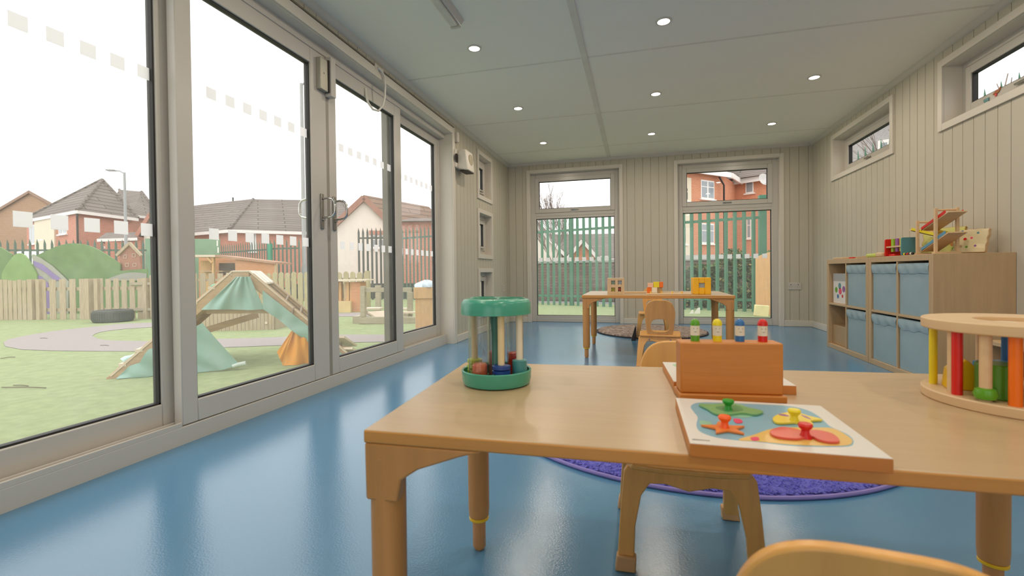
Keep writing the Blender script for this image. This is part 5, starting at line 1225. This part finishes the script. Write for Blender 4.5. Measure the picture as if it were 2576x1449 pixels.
b.hexa([tuple(at(1902, ground_y(1902, D_), D_)), tuple(at(1950, ground_y(1950, D_ - .15), D_ - .15)), tuple(at(1950, ground_y(1950, D_ - .15), D_ - .15) + FH * .02), tuple(at(1902, ground_y(1902, D_), D_) + FH * .02), tuple(pp[0]), tuple(at(1950, 629, D_ - .15)), tuple(at(1950, 629, D_ - .15) + FH * .02), tuple(pp[0] + FH * .02)])
tag(b.build('plywood_sheet', wood('raw_plywood', (226, 176, 126), .7, .06, 'v')), 'orange-tinted plywood sheet standing upright at the right of the right back window', 'board')
p = gz(1911, 792, ZG); b = MB(); b.box((-.14, -.05, .03), (.12, .05, .24)); o = b.build('foam_block', mat('cream_foam', (250, 234, 178), .8), bevel=.01); o.location = (p.x - .03, p.y - .25, ZG - .03); o.scale = (.85, .8, .9); o.rotation_euler = (0, R_(4), R_(-5)); tag(o, 'pale cream block lying at the foot of the plywood sheet outside', 'block')
for k, (px, s_) in enumerate(((1740, .035), (1754, .055))):
    p = gz(px, 789, ZG); b = MB(); b.add([(-s_, 0, 0), (s_ * .9, 0, 0), (s_ * .9, .03, 0), (-s_, .03, 0), (s_ * .3, 0, s_ * 1.9), (s_ * .9, 0, s_ * 2.0), (s_ * .9, .03, s_ * 2), (s_ * .3, .03, s_ * 1.9)], [(0, 3, 2, 1), (4, 5, 6, 7), (0, 1, 5, 4), (1, 2, 6, 5), (2, 3, 7, 6), (3, 0, 4, 7)])
    o = b.build('paper_scrap', m_fascia); o.location = p; tag(o, 'white scrap by the foot of the green palisade, %s of the two' % ('smaller' if k == 0 else 'larger'), 'litter')
# grey house behind the far high window
hb = Vector((6.4, 13.5)); r, C = hip_house('grey_house', 'grey pebbledash house filling most of the further high window', (5.3, 13.6), (6.2, 18.0), (6.7, 12.9), 4.7, [(6.5, 15.4, 5.9)], mat('grey_pebbledash', (176, 172, 170), .9, var=.1, scale=20), m_tile)
window_on(r, C[0], C[2], .3, .6, 2.6, 3.8)

# ================================================================ PLAYGROUND EQUIPMENT
def dep(p): return Vector((p.x, p.y, 0)).dot(FH)
m_playw = mat('play_timber', (196, 168, 136), .75, .2, 0, .10, 2.5, .05, 8, stretch=(3, 16, 1))
m_playl = mat('pale_play_timber', (222, 206, 186), .7, .2, 0, .06, 2.5, .05, 8, stretch=(3, 16, 1))
m_grey_t = mat('grey_timber', (176, 166, 146), .8, .2, 0, .10, 2.5, .05, 8, stretch=(3, 16, 1))
m_tarp = mat('teal_canvas', (154, 186, 176), .75, .2, var=.05, scale=5, bump=.2, bscale=30)
m_orange = mat('orange_canvas', (232, 162, 72), .7, .2, var=.06, scale=5)
m_rope = mat('rope', (150, 132, 114), .9)
m_rubber = mat('tyre_rubber', (84, 86, 82), .8, .2, var=.12, scale=9)

# tyre
c = gz(285, 809, ZG); r = thing('old_tyre', 'old grey car tyre lying flat on the turf in front of the picket gate', 'tyre', (c.x, c.y, ZG))
RT = 104 / 2 * dep(c) / FPX * .80
b = MB(); b.lathe([(RT * .62, .01), (RT * .78, 0), (RT * .95, .012), (RT, .04), (RT, .17), (RT * .95, .20), (RT * .78, .212), (RT * .62, .20), (RT * .58, .16), (RT * .74, .11), (RT * .58, .05), (RT * .62, .01)], 56); b.build('casing', m_rubber, r)
b = MB()
for k in range(48):
    a = k * math.pi / 24; b.box((RT * .995, -.012, .05), (RT * 1.012, .012, .165), Matrix.Rotation(a, 4, 'Z'))
b.build('tread', m_rubber, r, smooth=False)

# climbing frame with canvas covers
LP, RP = gz(280, 953, ZG), gz(893, 906, ZG)
LP2, RP2 = (LP.x, LP.y), (RP.x, RP.y); du = Vector((RP.x - LP.x, RP.y - LP.y, 0)).normalized(); NB = Vector((-du.y, du.x, 0)); 
if NB.dot(FH) < 0: NB = -NB
def onp(px, py, off=0.0):
    """point on the frame's side plane (pushed back by off) in that direction"""
    o = NB * off; p = isect(px, (LP.x + o.x, LP.y + o.y), (RP.x + o.x, RP.y + o.y)); D = p.dot(FH.to_2d()); return at(px, py, D)
cf = thing('climbing_frame', 'low wooden playground climbing frame draped with teal canvas, outside the sliding doors', 'climbing frame')
FOOT_L, TOP_L, TOP_R, FOOT_R = onp(280, 951), onp(584, 686), onp(627, 686), onp(888, 906)
for q in (FOOT_L, FOOT_R): q.z = ZG + .01
TOP_R.z = TOP_L.z = (TOP_L.z + TOP_R.z) / 2
WFR = .80
for off, nm in ((0, 'near'), (WFR, 'far')):
    o = NB * off
    for p, q in ((FOOT_L, TOP_L), (TOP_L, TOP_R), (TOP_R, FOOT_R)):
        dn = Vector((0, 0, -.035)); b = MB(); b.bar(p + o + dn, q + o + dn, .024, .09); b.build('side_rail', m_playw, cf, bevel=.004)
        b = MB(); b.bar(p + o + Vector((0, 0, .012)), q + o + Vector((0, 0, .012)), .034, .012); b.build('rail_cap', m_playl, cf)
def slope(a, q, t, s, up=0.0): return a + (q - a) * t + NB * (WFR * s) + Vector((0, 0, up))
for k in range(3):
    s0, s1 = k / 3 + .03, (k + 1) / 3 - .02
    v = [slope(TOP_R, FOOT_R, .0, s0, .02), slope(TOP_R, FOOT_R, .0, s1, .02), slope(TOP_R, FOOT_R, .135, s1, .02), slope(TOP_R, FOOT_R, .135, s0, .02)]
    b = MB(); b.hexa([p - Vector((0, 0, .018)) for p in v] + v); b.build('platform_board', mat('white_play_boards', (236, 228, 218), .7), cf, bevel=.002)
    v = [slope(TOP_L, TOP_R, 0, s0, .02), slope(TOP_L, TOP_R, 0, s1, .02), slope(TOP_L, TOP_R, 1, s1, .02), slope(TOP_L, TOP_R, 1, s0, .02)]
    b = MB(); b.hexa([p - Vector((0, 0, .018)) for p in v] + v); b.build('platform_board', MATS['white_play_boards'], cf, bevel=.002)
b = MB(); v = [slope(TOP_L, FOOT_L, 0, .03, -.02), slope(TOP_L, FOOT_L, 0, .97, -.02), slope(TOP_L, FOOT_L, 1, .97, 0), slope(TOP_L, FOOT_L, 1, .03, 0)]
b.hexa([p - Vector((0, 0, .012)) for p in v] + v); b.build('ramp_panel', m_playw, cf)
for t in (.18, .33, .48, .63, .78, .91):
    b = MB(); b.bar(slope(TOP_L, FOOT_L, t, -.02, .02), slope(TOP_L, FOOT_L, t, 1, .02), .05, .022, (0, 0, 1)); b.build('ramp_cleat', m_playl, cf)
for t in (.30, .45, .60, .75, .90):
    b = MB(); b.tube([slope(TOP_R, FOOT_R, t, 0, .01), slope(TOP_R, FOOT_R, t, .5, -.03), slope(TOP_R, FOOT_R, t, 1, .01)], .010, 6); b.build('net_rung', m_rope, cf)
for s_ in (.3, .55, .8):
    b = MB(); b.tube([slope(TOP_R, FOOT_R, .13 + .11 * k, s_ + .06 * (k % 2), -.02 - .01 * (k % 2)) for k in range(8)], .007, 6); b.build('net_rope', m_rope, cf)
for t in (.42, .66):
    p = slope(TOP_R, FOOT_R, t, 0, 0); b = MB(); b.tube([p + Vector((math.cos(a) * .0 , 0, 0)) + du * (.02 * math.cos(a)) + Vector((0, 0, .06 * math.sin(a) - .03)) + NB * (.03 * math.cos(a)) for a in [i * math.pi / 6 for i in range(12)]], .007, 6, True); b.build('rope_binding', m_rope, cf)
b = MB(); b.bar(onp(508, 834, .02), onp(648, 792, .25), .03, .05); b.build('cross_brace', m_playw, cf)
b = MB(); b.bar(onp(520, 784, .03), onp(690, 783, .03), .02, .035); b.build('cross_brace', m_playw, cf)
for p, q in ((slope(TOP_R, FOOT_R, .92, .0, .04), slope(TOP_R, FOOT_R, 1.04, .35, .02)), (slope(TOP_R, FOOT_R, .86, .5, .05), slope(TOP_R, FOOT_R, 1.02, .8, .05))):
    b = MB(); b.bar(p, q, .13, .02); b.build('landing_board', m_playl, cf)
def poly_at(P, t):
    n = len(P) - 1; x = min(t * n, n - 1e-6); i = int(x); f = x - i
    return (P[i][0] * (1 - f) + P[i + 1][0] * f, P[i][1] * (1 - f) + P[i + 1][1] * f)
def cloth(nm, top, bot, off, m, nu=30, nv=14, amp=.02, fr=9, ph=0, lab=None, floorz=True):
    b = MB()
    def fn(u, v):
        a, c = poly_at(top, u), poly_at(bot, u); p = onp(a[0] * (1 - v) + c[0] * v, a[1] * (1 - v) + c[1] * v, off)
        p = p + NB * (amp * math.sin(u * fr + ph + v * 2.2) * (.25 + .75 * v) + amp * .5 * math.sin(u * fr * 2.3 + ph - v * 3))
        if floorz: p.z = max(p.z, ZG + .004)
        return p
    b.grid(fn, nu, nv, .004); return b.build(nm, m, cf)
cloth('teal_cover', [(594, 696), (628, 696)], [(506, 780), (560, 778), (620, 780), (666, 778)], -.03, m_tarp, amp=.016, fr=11)
cloth('teal_cover', [(660, 730), (790, 832), (872, 900)], [(662, 778), (700, 803), (732, 830), (790, 870), (866, 922)], -.03, m_tarp, 36, 8, .008, 14, 2)
cloth('teal_cover', [(300, 944), (325, 921), (352, 912), (372, 880), (404, 868), (460, 838), (510, 812)], [(292, 955), (340, 953), (412, 948), (510, 936), (560, 929), (603, 919)], -.04, m_tarp, 36, 14, .020, 10, 1)
cloth('orange_cover', [(736, 828), (762, 846), (790, 866)], [(712, 927), (745, 920), (775, 915), (806, 922)], -.02, m_orange, 22, 12, .022, 8, .6)
cloth('orange_cover', [(736, 828), (738, 832)], [(697, 886), (712, 920)], -.021, m_orange, 8, 8, .008, 6, 0)
b = MB(); b.tube([onp(585, 922, -.05), onp(600, 917, -.05), onp(618, 914, -.05)], [.016, .018, .020], 10); b.build('rolled_hem', mat('pale_hem', (196, 208, 200), .7), cf)
b = MB(); P = [onp(532, 724, -.0) + Vector((0, 0, .01)), onp(541, 716, .02), onp(548, 719, .03), onp(552, 711, .04), onp(556, 712, .05)]; b.tube(P, .010, 6); b.build('knotted_strap', mat('mint_strap', (130, 200, 170), .6), cf)
b = MB(); P = [onp(309, 909, .05), onp(318, 903, .06), onp(334, 899, .08), onp(352, 888, .1), onp(395, 848, .12), onp(404, 842, .14)]; b.tube(P, [.028, .026, .022, .016, .012, .008], 10); b.build('rolled_mat', mat('pale_blue_mat', (196, 232, 232), .6), cf)

# plank box behind the frame
a, c = gz(498, 834, ZG), gz(694, 829, ZG); zt = at(600, 785, dep((a + c) / 2)).z; nb = Vector((a.y - c.y, c.x - a.x, 0)).normalized(); nb = nb if nb.dot(FH) > 0 else -nb
r = thing('plank_box', 'low box of weathered vertical planks behind the climbing frame', 'planter'); d = (c - a); n = 20
b = MB()
for k in range(n):
    p, q = a + d * (k / n + .002), a + d * ((k + 1) / n - .002); b.hexa([p, q, q + nb * .03, p + nb * .03] + [v + Vector((0, 0, zt - ZG - .01 * (k % 2))) for v in (p, q, q + nb * .03, p + nb * .03)])
b.build('front_planks', m_fence, r, smooth=False)
b = MB(); p, q = c, c + nb * .55; b.hexa([c - d.normalized() * .03, c, q, q - d.normalized() * .03] + [v + Vector((0, 0, zt - ZG)) for v in (c - d.normalized() * .03, c, q, q - d.normalized() * .03)]); b.build('end_panel', m_fence, r)
b = MB(); b.hexa([a + nb * .03 + Vector((0, 0, zt - ZG - .05)), c + nb * .03 + Vector((0, 0, zt - ZG - .05)), c + nb * .55 + Vector((0, 0, zt - ZG - .05)), a + nb * .55 + Vector((0, 0, zt - ZG - .05))] + [v + Vector((0, 0, zt - ZG - .03)) for v in (a + nb * .03, c + nb * .03, c + nb * .55, a + nb * .55)]); b.build('lid', m_grey_t, r)
p = a + d * .86; b = MB(); b.bar(p - nb * .006 + Vector((0, 0, .10)), p + d * .035 - nb * .006 + Vector((0, 0, .10)), .012, .03); b.build('label_plate', m_playl, r)

# play shelter (mud kitchen) behind the fence
DSH = 13.6; zg_ = lambda px: ground_y(px, DSH)
r = thing('play_shelter', 'orange timber play shelter with a sloping roof behind the slatted fence', 'shelter')
def bx_px(nm, x0, y0, x1, y1, D, th, m, par=r, y1b=None, y0b=None):
    """upright box whose front spans the given corner directions at depth D and runs th metres back"""
    P = [at(x0, y1, D), at(x1, y1b if y1b is not None else y1, D), at(x1, y0b if y0b is not None else y0, D), at(x0, y0, D)]; e = FH * th
    b = MB(); b.add([tuple(p) for p in P] + [tuple(p + e) for p in P], [(0, 1, 2, 3), (7, 6, 5, 4), (0, 4, 5, 1), (1, 5, 6, 2), (2, 6, 7, 3), (3, 7, 4, 0)]); return b.build(nm, m, par)
bx_px('roof', 470, 641, 541, 646.5, DSH - .05, 1.0, m_playl, r); bx_px('roof', 541, 641, 692, 646.5, DSH - .05, 1.0, mat('shelter_roof', (176, 138, 112), .8, var=.08, scale=4), r, y1b=664, y0b=659)
bx_px('front_post', 532.5, 646, 537.5, zg_(535), DSH, .08, m_pine, r); bx_px('side_post', 690, 662, 695, zg_(692), DSH, .08, m_playw, r)
b = MB(); b.bar(at(522, 647, DSH), at(534, 661, DSH), .05, .05); b.build('brace', m_pine, r)
m_sh = mat('orange_shelter_boards', (204, 150, 112), .8, .2, 0, .08, 2, .05, 8, stretch=(3, 14, 1))
bx_px('side_panel', 592, 651, 690, zg_(640), DSH + .02, .03, m_sh, r, y0b=662); bx_px('back_wall', 500, 646, 592, zg_(540), DSH + 1.2, .03, m_sh, r)
bx_px('left_panel', 504, 656, 531, zg_(515), DSH + .45, .03, m_pine, r); bx_px('worktop', 500, 681, 560, 684, DSH + .2, .5, m_playw, r)
bx_px('shaded_opening_sheet', 551, 662, 590, 692, DSH + .86, .02, mat('opening_shade', (112, 96, 92), .7), r);  # dark sheet put in for the shade inside the shelter opening

# play kitchen table near the fence
q = gz(880, 786, ZG); DK = dep(q); r = thing('play_kitchen', 'outdoor wooden play kitchen counter with brown posts, seen through the right sliding door', 'play kitchen')
bx_px('counter', 800, 704.5, 921, 709, DK, .7, m_playl, r, y0b=703, y1b=706)
for x in (852, 866, 872, 880): bx_px('log_post', x, 710, x + 6, 770, DK + .15, .1, m_playw if x % 4 else m_pine, r)
bx_px('brown_cupboard', 884, 710, 906, ground_y(890, DK + .1), DK + .1, .4, m_sh, r)
bx_px('sand_base', 838, 758, 882, ground_y(860, DK), DK, .5, mat('sand_boards', (214, 190, 140), .8), r)
bx_px('left_support', 800, 709, 846, ground_y(830, DK), DK + .1, .4, m_pine, r)

# grey timber obstacle frame
q = gz(960, 815, ZG); DO = dep(q); r = thing('timber_obstacle_frame', 'grey timber obstacle frame of posts, beams and a slatted step on the turf', 'play frame')
def gy2(px, D): return ground_y(px, D) - .5
bx_px('upright', 906, 720, 917, 797, DO + .02, .10, m_grey_t, r); bx_px('upright', 944, 736, 955.5, gy2(950, DO + 1.0), DO + .95, .10, m_grey_t, r)
bx_px('top_beam', 917, 724, 1033, 734.5, DO + .04, .10, m_grey_t, r); bx_px('upright', 1024, 735, 1036, gy2(1030, DO + .5), DO + .4, .10, m_grey_t, r)
bx_px('beam_cap', 943, 718, 956, 724, DO + .05, .08, m_grey_t, r)
bx_px('base_beam', 902, 798, 1048, gy2(960, DO), DO, .11, m_grey_t, r); bx_px('base_end', 887, 796, 903, gy2(895, DO + .1), DO + .12, .3, m_grey_t, r)
bx_px('slat_step', 917, 775, 955, 779, DO + .5, .22, m_playl, r); bx_px('slat_step', 1010, 776, 1036, 780, DO + .6, .15, m_playl, r); bx_px('slat_step', 1010, 785, 1046, 789, DO + .2, .15, m_playl, r)
b = MB(); b.bar(at(921, 785, DO + .3), at(948, 796, DO + .3), .05, .06); b.build('diagonal_brace', m_grey_t, r)
b = MB(); P = [at(925, 784, DO + .25), at(975, 781, DO + .25), at(1000, 797, DO + .12), at(944, 797, DO + .12)]; b.add([tuple(p) for p in P] + [tuple(p - Vector((0, 0, .03))) for p in P], [(0, 1, 2, 3), (7, 6, 5, 4), (0, 4, 5, 1), (1, 5, 6, 2), (2, 6, 7, 3), (3, 7, 4, 0)]); b.build('ramp_board', m_playl, r)
bx_px('block_foot', 1015, 789, 1026, gy2(1020, DO + .15), DO + .15, .2, m_grey_t, r)

# pine planter on its post with a bag on top
q = gz(1062, 842, ZG); DP = dep(q); r = thing('pine_planter', 'tall square planter of new pine boards with a wider rim, right end of the doors', 'planter')
def pbx(nm, x0, y0, x1, z0, z1, D, th, m):
    a_, c_ = at(x0, y0, D), at(x1, y0, D); e = FH * th; b = MB()
    V = [Vector((p.x, p.y, 0)) for p in (a_, c_, c_ + e, a_ + e)]
    b.hexa([v + Vector((0, 0, z0)) for v in V] + [v + Vector((0, 0, z1)) for v in V]); return b.build(nm, m, r, bevel=.004)
zr1, zr0 = at(1060, 723, DP).z, at(1060, 751, DP).z
pbx('body', 1044, 750, 1104, ZG, zr0, DP, .32, m_pine); pbx('rim', 1040, 723, 1108, zr0, zr1, DP - .02, .36, m_pine)
pc = (at(1052, 722, DP + .1) + at(1092, 722, DP + .1)) / 2; b = MB(); rnd = random.Random(4); V = []
def bag(u, v):
    a = u * 2 * math.pi; t = v * math.pi / 2; q = .155 * math.cos(t) * (1 + .12 * math.sin(a * 5 + v * 4) + .08 * math.sin(a * 11)); return (pc.x + q * math.cos(a), pc.y + q * math.sin(a) * .8, zr1 + .002 + .085 * math.sin(t) * (1 + .12 * math.sin(a * 3)))
b.grid(bag, 40, 10); tag(b.build('plastic_bag', mat('pale_blue_plastic_bag', (206, 224, 240), .3)), 'crumpled pale blue plastic bag lying on the pine planter', 'bag')
